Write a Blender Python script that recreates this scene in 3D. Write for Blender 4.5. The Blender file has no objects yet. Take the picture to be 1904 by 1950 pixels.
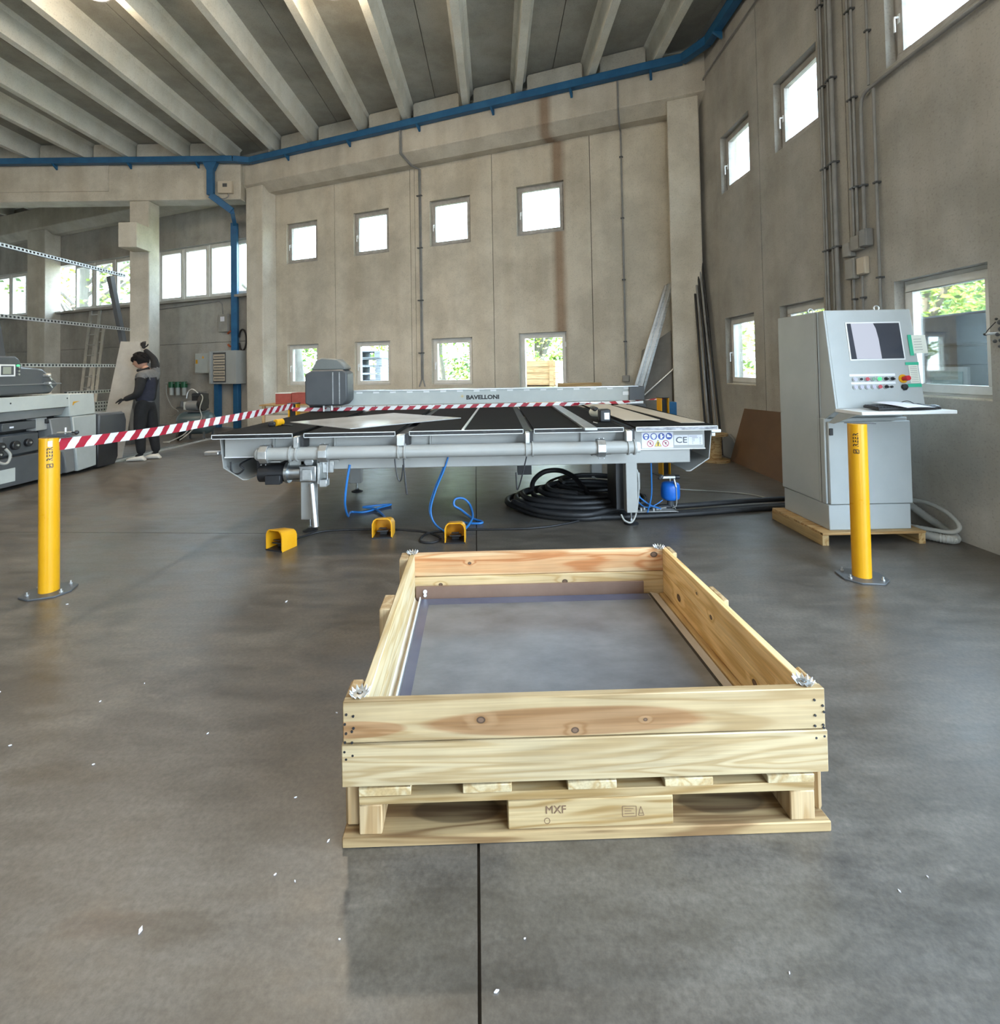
import bpy, bmesh, math, random
from mathutils import Vector, Matrix
random.seed(7)
SC = bpy.context.scene
COL = SC.collection
V = Vector
# ---------------------------------------------------------------- camera
cam_d = bpy.data.cameras.new('camera'); cam = bpy.data.objects.new('camera', cam_d); COL.objects.link(cam)
cam_d.sensor_fit = 'HORIZONTAL'; cam_d.sensor_width = 36.0
cam_d.lens = 36.0 * 953.0 / 1904.0
cam_d.shift_x = 0.0
cam_d.shift_y = -(975.0 - 680.0) / 1904.0
cam_d.clip_start = 0.02; cam_d.clip_end = 300
yaw = math.radians(0.7214); pitch = math.radians(1.30); roll = math.radians(1.0)
f0 = V((math.sin(yaw), math.cos(yaw), 0)); r0 = V((math.cos(yaw), -math.sin(yaw), 0)); z0 = V((0, 0, 1))
fw = f0*math.cos(pitch) + z0*math.sin(pitch); u1 = -f0*math.sin(pitch) + z0*math.cos(pitch)
rt = r0*math.cos(roll) - u1*math.sin(roll); up = u1*math.cos(roll) + r0*math.sin(roll)
m3 = Matrix((rt, up, -fw)).transposed()
cam.matrix_world = Matrix.Translation((0, 0, 1.35)) @ m3.to_4x4()
SC.camera = cam
# ---------------------------------------------------------------- view, world, light
SC.view_settings.view_transform = 'Standard'; SC.view_settings.look = 'None'
SC.view_settings.gamma = 1.0; SC.view_settings.use_curve_mapping = False
SC.view_settings.exposure = 1.17
LAMP_W = 20.0
w = bpy.data.worlds.new('sky'); SC.world = w; w.use_nodes = True
nt = w.node_tree; bg = nt.nodes['Background']
tc = nt.nodes.new('ShaderNodeTexCoord'); sp = nt.nodes.new('ShaderNodeSeparateXYZ')
cr = nt.nodes.new('ShaderNodeValToRGB')
cr.color_ramp.elements[0].position = 0.46; cr.color_ramp.elements[0].color = (0.50, 0.52, 0.50, 1)
cr.color_ramp.elements[1].position = 0.54; cr.color_ramp.elements[1].color = (0.70, 0.86, 1.0, 1)
e = cr.color_ramp.elements.new(1.0); e.color = (0.50, 0.72, 1.0, 1)
mr = nt.nodes.new('ShaderNodeMapRange'); mr.inputs[1].default_value = -1; mr.inputs[2].default_value = 1
nt.links.new(tc.outputs['Generated'], sp.inputs[0]); nt.links.new(sp.outputs[2], mr.inputs[0])
nt.links.new(mr.outputs[0], cr.inputs[0]); nt.links.new(cr.outputs[0], bg.inputs[0])
bg.inputs[1].default_value = 7.2
sun_d = bpy.data.lights.new('sun', 'SUN'); sun_d.energy = 19.0; sun_d.angle = math.radians(1.5); sun_d.color = (1.0, .88, .72)
sun = bpy.data.objects.new('sun', sun_d); COL.objects.link(sun)
sun.rotation_euler = V((-.95, -.35, 1.0)).to_track_quat('Z', 'Y').to_euler()
def portal(name, loc, rot, sx, sy):
    l = bpy.data.lights.new(name, 'AREA'); l.shape = 'RECTANGLE'; l.size = sx; l.size_y = sy
    l.cycles.is_portal = True
    o = bpy.data.objects.new(name, l); COL.objects.link(o); o.location = loc; o.rotation_euler = rot
portal('portal_rear_gate', (-2.0, -11.95, 2.1), (math.radians(90), 0, 0), 4.0, 4.2)
portal('portal_side_gate', (3.42, -1.95, 2.45), (0, math.radians(90), 0), 4.9, 7.5)

# ---------------------------------------------------------------- helpers
RM = {}
def root_m(o): return RM.get(o.name, Matrix.Identity(4)) if o else Matrix.Identity(4)
class MB:
    def __init__(s): s.v = []; s.f = []; s.mi = []
    def add(s, vs, fs, mi=0):
        b = len(s.v); s.v += [tuple(p) for p in vs]; s.f += [tuple(i+b for i in q) for q in fs]; s.mi += [mi]*len(fs); return s
    def box(s, x0, x1, y0, y1, z0, z1, mi=0, M=None, fn=None):
        vs = [V((x, y, z)) for x in (x0, x1) for y in (y0, y1) for z in (z0, z1)]
        if M is not None: vs = [M @ p for p in vs]
        if fn: vs = [fn(p) for p in vs]
        return s.add(vs, [(0,1,3,2),(4,6,7,5),(0,4,5,1),(2,3,7,6),(0,2,6,4),(1,5,7,3)], mi)
    def bar(s, p0, p1, w, h, up=V((0,0,1)), mi=0):
        p0 = V(p0); p1 = V(p1); d = (p1-p0).normalized(); a = d.cross(V(up))
        if a.length < 1e-4: a = d.cross(V((1,0,0)))
        a.normalize(); b = a.cross(d).normalized()
        vs = [p + a*(i*w/2) + b*(j*h/2) for p in (p0, p1) for i in (-1,1) for j in (-1,1)]
        return s.add(vs, [(0,1,3,2),(4,6,7,5),(0,4,5,1),(2,3,7,6),(0,2,6,4),(1,5,7,3)], mi)
    def cyl(s, p0, p1, r, r2=None, n=16, mi=0, cap=True):
        p0 = V(p0); p1 = V(p1); d = (p1-p0).normalized()
        a = d.cross(V((0,0,1)));
        if a.length < 1e-4: a = V((1,0,0))
        a.normalize(); b = d.cross(a); r2 = r if r2 is None else r2
        vs = []
        for p, q in ((p0, r), (p1, r2)):
            vs += [p + (a*math.cos(t) + b*math.sin(t))*q for t in [2*math.pi*i/n for i in range(n)]]
        fs = [(i, (i+1) % n, n+(i+1) % n, n+i) for i in range(n)]
        if cap: fs += [tuple(range(n))[::-1], tuple(range(n, 2*n))]
        return s.add(vs, fs, mi)
    def tube(s, pts, r, n=8, mi=0, closed=False):
        pts = [V(p) for p in pts]; N = len(pts); vs = []
        pa = None
        for i, p in enumerate(pts):
            d = (pts[min(i+1, N-1)] - pts[max(i-1, 0)])
            if d.length < 1e-9: d = V((0,0,1))
            d.normalize()
            a = pa if pa is not None else (d.cross(V((0,0,1))) if abs(d.z) < .95 else d.cross(V((1,0,0))))
            a = (a - d*a.dot(d)); a.normalize(); pa = a; b = d.cross(a)
            vs += [p + (a*math.cos(t) + b*math.sin(t))*r for t in [2*math.pi*k/n for k in range(n)]]
        fs = []
        for i in range(N-1):
            fs += [(i*n+k, i*n+(k+1) % n, (i+1)*n+(k+1) % n, (i+1)*n+k) for k in range(n)]
        fs += [tuple(range(n))[::-1], tuple(range((N-1)*n, N*n))]
        return s.add(vs, fs, mi)
    def prism(s, poly, a0, a1, axis='x', mi=0, fn=None):
        def P(p, a):
            q = {'x': (a, p[0], p[1]), 'y': (p[0], a, p[1]), 'z': (p[0], p[1], a)}[axis]
            return fn(V(q)) if fn else V(q)
        n = len(poly); vs = [P(p, a0) for p in poly] + [P(p, a1) for p in poly]
        fs = [(i, (i+1) % n, n+(i+1) % n, n+i) for i in range(n)] + [tuple(range(n))[::-1], tuple(range(n, 2*n))]
        return s.add(vs, fs, mi)
    def lathe(s, prof, c=(0,0,0), n=24, mi=0, M=None):
        vs = []
        for r, z in prof:
            for k in range(n):
                t = 2*math.pi*k/n; p = V((r*math.cos(t), r*math.sin(t), z))
                if M is not None: p = M @ p
                vs.append(p + V(c))
        m = len(prof)
        fs = [(i*n+k, i*n+(k+1) % n, (i+1)*n+(k+1) % n, (i+1)*n+k) for i in range(m-1) for k in range(n)]
        if prof[0][0] > 1e-5: fs.append(tuple(range(n))[::-1])
        if prof[-1][0] > 1e-5: fs.append(tuple(range((m-1)*n, m*n)))
        return s.add(vs, fs, mi)
    def ball(s, c, r, n=12, mi=0):
        if not hasattr(r, '__len__'): r = (r, r, r)
        m = n//2+1; vs = []
        for i in range(m):
            a = -math.pi/2 + math.pi*i/(m-1)
            for k in range(n):
                t = 2*math.pi*k/n
                vs.append(V(c) + V((r[0]*math.cos(a)*math.cos(t), r[1]*math.cos(a)*math.sin(t), r[2]*math.sin(a))))
        return s.add(vs, [(i*n+k, i*n+(k+1) % n, (i+1)*n+(k+1) % n, (i+1)*n+k) for i in range(m-1) for k in range(n)], mi)
    def build(s, name, mats, parent=None, bev=0, seg=1, smooth=True, world=True, kind=None, local=False):
        me = bpy.data.meshes.new(name)
        if world and parent is not None:
            im = root_m(parent).inverted(); vs = [im @ V(p) for p in s.v]
        else: vs = s.v
        me.from_pydata([tuple(p) for p in vs], [], s.f)
        if not isinstance(mats, (list, tuple)): mats = [mats]
        for m in mats: me.materials.append(m)
        if len(mats) > 1: me.polygons.foreach_set('material_index', s.mi)
        bm = bmesh.new(); bm.from_mesh(me); bmesh.ops.remove_doubles(bm, verts=bm.verts, dist=1e-6) if len(s.v) < 60000 and not s.__dict__.get('nomerge') else None
        bmesh.ops.recalc_face_normals(bm, faces=bm.faces); bm.to_mesh(me); bm.free()
        if smooth: me.shade_smooth(); me.set_sharp_from_angle(angle=math.radians(50))
        o = bpy.data.objects.new(name, me); COL.objects.link(o)
        if parent is not None: o.parent = parent; RM[o.name] = root_m(parent)
        if bev:
            b = o.modifiers.new('bevel', 'BEVEL'); b.width = bev; b.segments = seg; b.limit_method = 'ANGLE'; b.angle_limit = math.radians(40)
        if kind: o['kind'] = kind
        return o
def tag(o, label, cat, group=None):
    o['label'] = label; o['category'] = cat
    if group: o['group'] = group
    return o
def thing(name, label, cat, loc=(0,0,0), rz=0, group=None):
    o = bpy.data.objects.new(name, None); COL.objects.link(o); o.empty_display_size = .1
    o.location = loc; o.rotation_euler = (0, 0, rz)
    RM[o.name] = Matrix.Translation(loc) @ Matrix.Rotation(rz, 4, 'Z')
    return tag(o, label, cat, group)
def struct(name, loc=(0,0,0), rz=0):
    o = bpy.data.objects.new(name, None); COL.objects.link(o); o.location = loc; o.rotation_euler = (0,0,rz); o['kind'] = 'structure'
    RM[o.name] = Matrix.Translation(loc) @ Matrix.Rotation(rz, 4, 'Z'); return o
def copy_thing(r, loc, rz, label=None, group=None):
    c = r.copy(); COL.objects.link(c); c.location = loc; c.rotation_euler = (0,0,rz)
    RM[c.name] = Matrix.Translation(loc) @ Matrix.Rotation(rz, 4, 'Z')
    if label: c['label'] = label
    if group: c['group'] = group
    for ch in list(r.children):
        k = ch.copy(); COL.objects.link(k); k.parent = c
        for g in list(ch.children):
            d = g.copy(); COL.objects.link(d); d.parent = k
    return c
def text_mesh(txt, size, ext=0.0006, bold=0.0, space=1.0):
    cu = bpy.data.curves.new('t', 'FONT'); cu.body = txt; cu.size = size; cu.extrude = ext; cu.offset = bold; cu.space_character = space
    cu.align_x = 'CENTER'; cu.align_y = 'CENTER'; cu.resolution_u = 3
    o = bpy.data.objects.new('t', cu); COL.objects.link(o)
    dg = bpy.context.evaluated_depsgraph_get(); me = bpy.data.meshes.new_from_object(o.evaluated_get(dg))
    vs = [v.co.copy() for v in me.vertices]; fs = [tuple(p.vertices) for p in me.polygons]
    bpy.data.objects.remove(o); bpy.data.curves.remove(cu); bpy.data.meshes.remove(me)
    return vs, fs
def text_obj(name, txt, size, M, mat, parent, sx=1.0, bold=0.0):
    vs, fs = text_mesh(txt, size, bold=bold); b = MB(); b.add([M @ V((p.x*sx, p.y, p.z)) for p in vs], fs)
    return b.build(name, mat, parent, smooth=False)
def frame_m(origin, xdir, ydir):
    x = V(xdir).normalized(); y = V(ydir).normalized(); z = x.cross(y)
    return Matrix.Translation(origin) @ Matrix((x, y, z)).transposed().to_4x4()
def smooth_path(pts, k=6):
    pts = [V(p) for p in pts]; out = []
    for i in range(len(pts)-1):
        p0 = pts[max(i-1, 0)]; p1 = pts[i]; p2 = pts[i+1]; p3 = pts[min(i+2, len(pts)-1)]
        for j in range(k):
            t = j/k
            out.append(.5*((2*p1) + (p2-p0)*t + (2*p0-5*p1+4*p2-p3)*t*t + (3*p1-p0-3*p2+p3)*t**3))
    out.append(pts[-1]); return out

# ---------------------------------------------------------------- materials
def nm(name, col=(.5,.5,.5), rough=.5, metal=0.0, spec=.5):
    m = bpy.data.materials.new(name); m.use_nodes = True; b = m.node_tree.nodes['Principled BSDF']
    b.inputs['Base Color'].default_value = (*col, 1); b.inputs['Roughness'].default_value = rough; b.inputs['Metallic'].default_value = metal
    b.inputs['Specular IOR Level'].default_value = spec
    return m
def N(m, t, **kw):
    n = m.node_tree.nodes.new(t)
    for k, v in kw.items():
        if k.startswith('i_'): n.inputs[int(k[2:])].default_value = v
        else: setattr(n, k, v)
    return n
def Lk(m, a, b): m.node_tree.links.new(a, b)
def varied(name, c1, c2, scale=3, rough=.6, metal=0, bump=.1, bscale=40, stretch=(1,1,1), rv=.1, detail=6, spec=.5, c3=None, pos=(.35,.65), coord='Object'):
    """two (or three) tone noise colour, fine bump, roughness variation"""
    m = nm(name, c1, rough, metal, spec); b = m.node_tree.nodes['Principled BSDF']
    tc = N(m, 'ShaderNodeTexCoord'); mp = N(m, 'ShaderNodeMapping'); mp.inputs['Scale'].default_value = stretch
    Lk(m, tc.outputs[coord], mp.inputs[0])
    n1 = N(m, 'ShaderNodeTexNoise'); n1.inputs['Scale'].default_value = scale; n1.inputs['Detail'].default_value = detail; n1.inputs['Roughness'].default_value = .62
    Lk(m, mp.outputs[0], n1.inputs['Vector'])
    r = N(m, 'ShaderNodeValToRGB'); r.color_ramp.elements[0].position = pos[0]; r.color_ramp.elements[1].position = pos[1]
    r.color_ramp.elements[0].color = (*c1, 1); r.color_ramp.elements[1].color = (*c2, 1)
    if c3: e = r.color_ramp.elements.new(min(1, pos[1]+.15)); e.color = (*c3, 1)
    Lk(m, n1.outputs[0], r.inputs[0]); Lk(m, r.outputs[0], b.inputs['Base Color'])
    if bump:
        n2 = N(m, 'ShaderNodeTexNoise'); n2.inputs['Scale'].default_value = bscale; n2.inputs['Detail'].default_value = 5
        Lk(m, mp.outputs[0], n2.inputs['Vector'])
        bp = N(m, 'ShaderNodeBump'); bp.inputs['Strength'].default_value = bump; bp.inputs['Distance'].default_value = .01
        Lk(m, n2.outputs[0], bp.inputs['Height']); Lk(m, bp.outputs[0], b.inputs['Normal'])
    if rv:
        mr = N(m, 'ShaderNodeMapRange'); mr.inputs[3].default_value = max(0, rough-rv); mr.inputs[4].default_value = min(1, rough+rv)
        Lk(m, n1.outputs[0], mr.inputs[0]); Lk(m, mr.outputs[0], b.inputs['Roughness'])
    m['n1'] = n1.name
    return m
def concrete(name, c1, c2, streak=.35, stain=None, scale=1.3):
    """cast concrete: blotches, rain streaks (vertical), pits; optional rust stain (x, z range in object space)"""
    m = nm(name, c1, .85); b = m.node_tree.nodes['Principled BSDF']
    tc = N(m, 'ShaderNodeTexCoord'); 
    n1 = N(m, 'ShaderNodeTexNoise'); n1.inputs['Scale'].default_value = scale; n1.inputs['Detail'].default_value = 8; n1.inputs['Roughness'].default_value = .65
    Lk(m, tc.outputs['Object'], n1.inputs['Vector'])
    mp = N(m, 'ShaderNodeMapping'); mp.inputs['Scale'].default_value = (3.2, 3.2, .22); Lk(m, tc.outputs['Object'], mp.inputs[0])
    n2 = N(m, 'ShaderNodeTexNoise'); n2.inputs['Scale'].default_value = 1; n2.inputs['Detail'].default_value = 5; Lk(m, mp.outputs[0], n2.inputs['Vector'])
    n3 = N(m, 'ShaderNodeTexNoise'); n3.inputs['Scale'].default_value = 55; n3.inputs['Detail'].default_value = 4; Lk(m, tc.outputs['Object'], n3.inputs['Vector'])
    r = N(m, 'ShaderNodeValToRGB'); r.color_ramp.elements[0].position = .38; r.color_ramp.elements[1].position = .60
    r.color_ramp.elements[0].color = (*[q*.9 for q in c1], 1); r.color_ramp.elements[1].color = (*c2, 1); Lk(m, n1.outputs[0], r.inputs[0])
    r2 = N(m, 'ShaderNodeValToRGB'); r2.color_ramp.elements[0].position = .30; r2.color_ramp.elements[1].position = .60
    k = 1-streak; r2.color_ramp.elements[0].color = (k, k*.97, k*.93, 1); r2.color_ramp.elements[1].color = (1,1,1,1); Lk(m, n2.outputs[0], r2.inputs[0])
    mx = N(m, 'ShaderNodeMix', data_type='RGBA', blend_type='MULTIPLY'); mx.inputs[0].default_value = 1
    Lk(m, r.outputs[0], mx.inputs[6]); Lk(m, r2.outputs[0], mx.inputs[7])
    r3 = N(m, 'ShaderNodeValToRGB'); r3.color_ramp.elements[0].position = .3; r3.color_ramp.elements[1].position = .45
    r3.color_ramp.elements[0].color = (.8,.8,.8,1); r3.color_ramp.elements[1].color = (1,1,1,1); Lk(m, n3.outputs[0], r3.inputs[0])
    mx2 = N(m, 'ShaderNodeMix', data_type='RGBA', blend_type='MULTIPLY'); mx2.inputs[0].default_value = 1
    Lk(m, mx.outputs[2], mx2.inputs[6]); Lk(m, r3.outputs[0], mx2.inputs[7])
    out = mx2.outputs[2]
    if stain:
        sx = N(m, 'ShaderNodeSeparateXYZ'); Lk(m, tc.outputs['Object'], sx.inputs[0])
        for (x0, wd) in stain:
            wob = N(m, 'ShaderNodeMath', operation='MULTIPLY_ADD'); wob.inputs[1].default_value = .22; wob.inputs[2].default_value = -x0-.11
            Lk(m, n2.outputs[0], wob.inputs[0])
            ad = N(m, 'ShaderNodeMath', operation='ADD'); Lk(m, sx.outputs[0], ad.inputs[0]); Lk(m, wob.outputs[0], ad.inputs[1])
            ab = N(m, 'ShaderNodeMath', operation='ABSOLUTE'); Lk(m, ad.outputs[0], ab.inputs[0])
            mr = N(m, 'ShaderNodeMapRange'); mr.inputs[1].default_value = wd; mr.inputs[2].default_value = wd*.3; Lk(m, ab.outputs[0], mr.inputs[0])
            ml = N(m, 'ShaderNodeMath', operation='MULTIPLY'); ml.inputs[1].default_value = .75; Lk(m, mr.outputs[0], ml.inputs[0])
            m3_ = N(m, 'ShaderNodeMix', data_type='RGBA', blend_type='MULTIPLY'); Lk(m, ml.outputs[0], m3_.inputs[0]); Lk(m, out, m3_.inputs[6]); m3_.inputs[7].default_value = (.42,.27,.18,1)
            out = m3_.outputs[2]
    Lk(m, out, b.inputs['Base Color'])
    bp = N(m, 'ShaderNodeBump'); bp.inputs['Strength'].default_value = .25; bp.inputs['Distance'].default_value = .01
    Lk(m, n3.outputs[0], bp.inputs['Height']); Lk(m, bp.outputs[0], b.inputs['Normal'])
    return m
def wood(name, base, dark, axis='x', sc=1.0, heart=None, knots=(), rough=.6, offs=0.0, across='z', ringscale=1.0):
    """plank grain along axis; heart = (x, z, rx, rz, colour); knots = (x, z, r) in object space"""
    m = nm(name, base, rough, spec=.3); b = m.node_tree.nodes['Principled BSDF']
    tc = N(m, 'ShaderNodeTexCoord'); mp = N(m, 'ShaderNodeMapping')
    s = {'x': (1.2, 14, 14), 'y': (14, 1.2, 14), 'z': (14, 14, 1.2)}[axis]
    mp.inputs['Scale'].default_value = tuple(q*sc for q in s); mp.inputs['Location'].default_value = (offs, offs*1.7, offs*.6)
    oi = N(m, 'ShaderNodeObjectInfo'); ad = N(m, 'ShaderNodeVectorMath', operation='ADD')
    mul = N(m, 'ShaderNodeMath', operation='MULTIPLY'); mul.inputs[1].default_value = 37.0; Lk(m, oi.outputs['Random'], mul.inputs[0])
    if knots or heart: mul.inputs[1].default_value = 0.0
    Lk(m, tc.outputs['Object'], ad.inputs[0]); Lk(m, mul.outputs[0], ad.inputs[1]); Lk(m, ad.outputs[0], mp.inputs[0])
    n1 = N(m, 'ShaderNodeTexNoise'); n1.inputs['Scale'].default_value = 1.0; n1.inputs['Detail'].default_value = 2; n1.inputs['Distortion'].default_value = .6; Lk(m, mp.outputs[0], n1.inputs['Vector'])
    sn = N(m, 'ShaderNodeMath', operation='MULTIPLY'); sn.inputs[1].default_value = 26.0*ringscale; Lk(m, n1.outputs[0], sn.inputs[0])
    src = sn.outputs[0]
    sx = N(m, 'ShaderNodeSeparateXYZ'); Lk(m, tc.outputs['Object'], sx.inputs[0])
    ai = {'x': 0, 'y': 1, 'z': 2}[axis]; ci = {'x': 0, 'y': 1, 'z': 2}[across]
    def dist(x, z, rx, rz):
        a = N(m, 'ShaderNodeMath', operation='SUBTRACT'); a.inputs[1].default_value = x; Lk(m, sx.outputs[ai], a.inputs[0])
        a2 = N(m, 'ShaderNodeMath', operation='DIVIDE'); a2.inputs[1].default_value = rx; Lk(m, a.outputs[0], a2.inputs[0])
        c = N(m, 'ShaderNodeMath', operation='SUBTRACT'); c.inputs[1].default_value = z; Lk(m, sx.outputs[ci], c.inputs[0])
        c2 = N(m, 'ShaderNodeMath', operation='DIVIDE'); c2.inputs[1].default_value = rz; Lk(m, c.outputs[0], c2.inputs[0])
        p1 = N(m, 'ShaderNodeMath', operation='MULTIPLY'); Lk(m, a2.outputs[0], p1.inputs[0]); Lk(m, a2.outputs[0], p1.inputs[1])
        p2 = N(m, 'ShaderNodeMath', operation='MULTIPLY_ADD'); Lk(m, c2.outputs[0], p2.inputs[0]); Lk(m, c2.outputs[0], p2.inputs[1]); Lk(m, p1.outputs[0], p2.inputs[2])
        q = N(m, 'ShaderNodeMath', operation='SQRT'); Lk(m, p2.outputs[0], q.inputs[0]); return q.outputs[0]
    for (kx, kz, kr) in knots:
        d = dist(kx, kz, kr*4, kr*2.2)
        ex = N(m, 'ShaderNodeMapRange', interpolation_type='SMOOTHSTEP'); ex.inputs[1].default_value = 0; ex.inputs[2].default_value = 1.6; ex.inputs[3].default_value = 7.0; ex.inputs[4].default_value = 0; Lk(m, d, ex.inputs[0])
        s2 = N(m, 'ShaderNodeMath', operation='ADD'); Lk(m, src, s2.inputs[0]); Lk(m, ex.outputs[0], s2.inputs[1]); src = s2.outputs[0]
    fr = N(m, 'ShaderNodeMath', operation='SINE'); Lk(m, src, fr.inputs[0])
    r = N(m, 'ShaderNodeValToRGB'); r.color_ramp.elements[0].position = .0; r.color_ramp.elements[1].position = 1
    mr0 = N(m, 'ShaderNodeMapRange'); mr0.inputs[1].default_value = -1; mr0.inputs[2].default_value = 1; Lk(m, fr.outputs[0], mr0.inputs[0])
    lite = tuple(min(1, c) for c in base); mid = tuple((base[i]*.7+dark[i]*.3) for i in range(3))
    r.color_ramp.elements[0].color = (*lite, 1); r.color_ramp.elements[1].color = (*dark, 1)
    e = r.color_ramp.elements.new(.62); e.color = (*mid, 1)
    Lk(m, mr0.outputs[0], r.inputs[0])
    # fine fibre + blotch
    mp2 = N(m, 'ShaderNodeMapping'); s2 = {'x': (3, 160, 160), 'y': (160, 3, 160), 'z': (160, 160, 3)}[axis]; mp2.inputs['Scale'].default_value = s2; Lk(m, ad.outputs[0], mp2.inputs[0])
    n2 = N(m, 'ShaderNodeTexNoise'); n2.inputs['Scale'].default_value = 1; n2.inputs['Detail'].default_value = 3; Lk(m, mp2.outputs[0], n2.inputs['Vector'])
    n3 = N(m, 'ShaderNodeTexNoise'); n3.inputs['Scale'].default_value = 3.5; n3.inputs['Detail'].default_value = 4; Lk(m, ad.outputs[0], n3.inputs['Vector'])
    mf = N(m, 'ShaderNodeMapRange'); mf.inputs[1].default_value = .3; mf.inputs[2].default_value = .7; mf.inputs[3].default_value = .86; mf.inputs[4].default_value = 1.08; Lk(m, n2.outputs[0], mf.inputs[0])
    mg = N(m, 'ShaderNodeMapRange'); mg.inputs[1].default_value = .3; mg.inputs[2].default_value = .7; mg.inputs[3].default_value = .86; mg.inputs[4].default_value = 1.08; Lk(m, n3.outputs[0], mg.inputs[0])
    mm = N(m, 'ShaderNodeMath', operation='MULTIPLY'); Lk(m, mf.outputs[0], mm.inputs[0]); Lk(m, mg.outputs[0], mm.inputs[1])
    mx = N(m, 'ShaderNodeMix', data_type='RGBA', blend_type='MULTIPLY'); mx.inputs[0].default_value = 1; Lk(m, r.outputs[0], mx.inputs[6]); Lk(m, mm.outputs[0], mx.inputs[7])
    out = mx.outputs[2]
    if heart:
        for (hx, hz, rx, rz, hc) in heart:
            d = dist(hx, hz, rx, rz); na = N(m, 'ShaderNodeMath', operation='MULTIPLY_ADD'); na.inputs[1].default_value = .5; Lk(m, n1.outputs[0], na.inputs[0]); Lk(m, d, na.inputs[2])
            k = N(m, 'ShaderNodeMapRange'); k.inputs[1].default_value = 1.30; k.inputs[2].default_value = 1.16; k.inputs[3].default_value = 0; k.inputs[4].default_value = .62; Lk(m, na.outputs[0], k.inputs[0])
            mh = N(m, 'ShaderNodeMix', data_type='RGBA', blend_type='MULTIPLY'); Lk(m, k.outputs[0], mh.inputs[0]); Lk(m, out, mh.inputs[6]); mh.inputs[7].default_value = (*hc, 1); out = mh.outputs[2]
    for (kx, kz, kr) in knots:
        d = dist(kx, kz, kr*1.3, kr)
        k = N(m, 'ShaderNodeMapRange'); k.inputs[1].default_value = 1.15; k.inputs[2].default_value = .9; Lk(m, d, k.inputs[0])
        rr = N(m, 'ShaderNodeMapRange'); rr.inputs[1].default_value = .55; rr.inputs[2].default_value = .85; rr.inputs[3].default_value = .16; rr.inputs[4].default_value = .05; Lk(m, d, rr.inputs[0])
        cc = N(m, 'ShaderNodeCombineColor'); Lk(m, rr.outputs[0], cc.inputs[0])
        g1 = N(m, 'ShaderNodeMath', operation='MULTIPLY'); g1.inputs[1].default_value = .6; Lk(m, rr.outputs[0], g1.inputs[0]); Lk(m, g1.outputs[0], cc.inputs[1])
        g2 = N(m, 'ShaderNodeMath', operation='MULTIPLY'); g2.inputs[1].default_value = .38; Lk(m, rr.outputs[0], g2.inputs[0]); Lk(m, g2.outputs[0], cc.inputs[2])
        mk = N(m, 'ShaderNodeMix', data_type='RGBA'); Lk(m, k.outputs[0], mk.inputs[0]); Lk(m, out, mk.inputs[6]); Lk(m, cc.outputs[0], mk.inputs[7]); out = mk.outputs[2]
    Lk(m, out, b.inputs['Base Color'])
    bp = N(m, 'ShaderNodeBump'); bp.inputs['Strength'].default_value = .15; bp.inputs['Distance'].default_value = .003
    Lk(m, n2.outputs[0], bp.inputs['Height']); Lk(m, bp.outputs[0], b.inputs['Normal'])
    return m
def emis(name, col, st):
    m = nm(name, (0,0,0)); b = m.node_tree.nodes['Principled BSDF']
    b.inputs['Emission Color'].default_value = (*col, 1); b.inputs['Emission Strength'].default_value = st; return m
def glass_m(name, tint=(.97,.99,.98), refl=.08):
    m = bpy.data.materials.new(name); m.use_nodes = True; t = m.node_tree; t.nodes.clear()
    o = t.nodes.new('ShaderNodeOutputMaterial'); a = t.nodes.new('ShaderNodeBsdfTransparent'); a.inputs[0].default_value = (*tint, 1)
    g = t.nodes.new('ShaderNodeBsdfGlossy'); g.inputs['Roughness'].default_value = .02
    fr = t.nodes.new('ShaderNodeLayerWeight'); fr.inputs[0].default_value = .3
    mx = t.nodes.new('ShaderNodeMixShader'); mr = t.nodes.new('ShaderNodeMath'); mr.operation = 'MULTIPLY'; mr.inputs[1].default_value = .6
    t.links.new(fr.outputs['Fresnel'], mr.inputs[0]); t.links.new(mr.outputs[0], mx.inputs[0]); t.links.new(a.outputs[0], mx.inputs[1]); t.links.new(g.outputs[0], mx.inputs[2]); t.links.new(mx.outputs[0], o.inputs[0])
    return m
M = {}
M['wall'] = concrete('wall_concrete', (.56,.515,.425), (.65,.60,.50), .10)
M['wall_stain'] = concrete('wall_concrete_stained', (.56,.515,.425), (.65,.60,.50), .12, stain=[(-2.52,.16)])
M['beam'] = concrete('beam_concrete', (.58,.54,.45), (.66,.62,.53), .10)
M['beam_stain'] = concrete('beam_concrete_stained', (.54,.50,.42), (.62,.575,.485), .14, stain=[(-2.62,.18)])
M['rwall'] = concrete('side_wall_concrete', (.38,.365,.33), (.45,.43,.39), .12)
M['column'] = concrete('column_concrete', (.62,.58,.49), (.70,.66,.57), .08)
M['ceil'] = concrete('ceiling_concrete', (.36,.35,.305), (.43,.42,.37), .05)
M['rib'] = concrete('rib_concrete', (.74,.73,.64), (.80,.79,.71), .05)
M['joint'] = nm('joint_dark', (.05,.045,.04), .9)
M['floor'] = None
M['blue'] = varied('blue_paint', (.012,.095,.22), (.02,.13,.28), 4, .45, bump=.02)
M['pvc'] = varied('white_plastic_frame', (.62,.60,.55), (.72,.70,.66), 5, .4, bump=0)
M['pvc_dirty'] = varied('grimy_plastic_frame', (.30,.28,.25), (.46,.44,.41), 6, .6, bump=0)
M['glass'] = glass_m('window_glass')
M['white'] = varied('white_paint', (.74,.75,.74), (.80,.81,.80), 3, .35, bump=0)
M['mwhite'] = varied('machine_white_paint', (.34,.34,.32), (.38,.38,.36), 3, .35, bump=.02, bscale=200)
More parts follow.
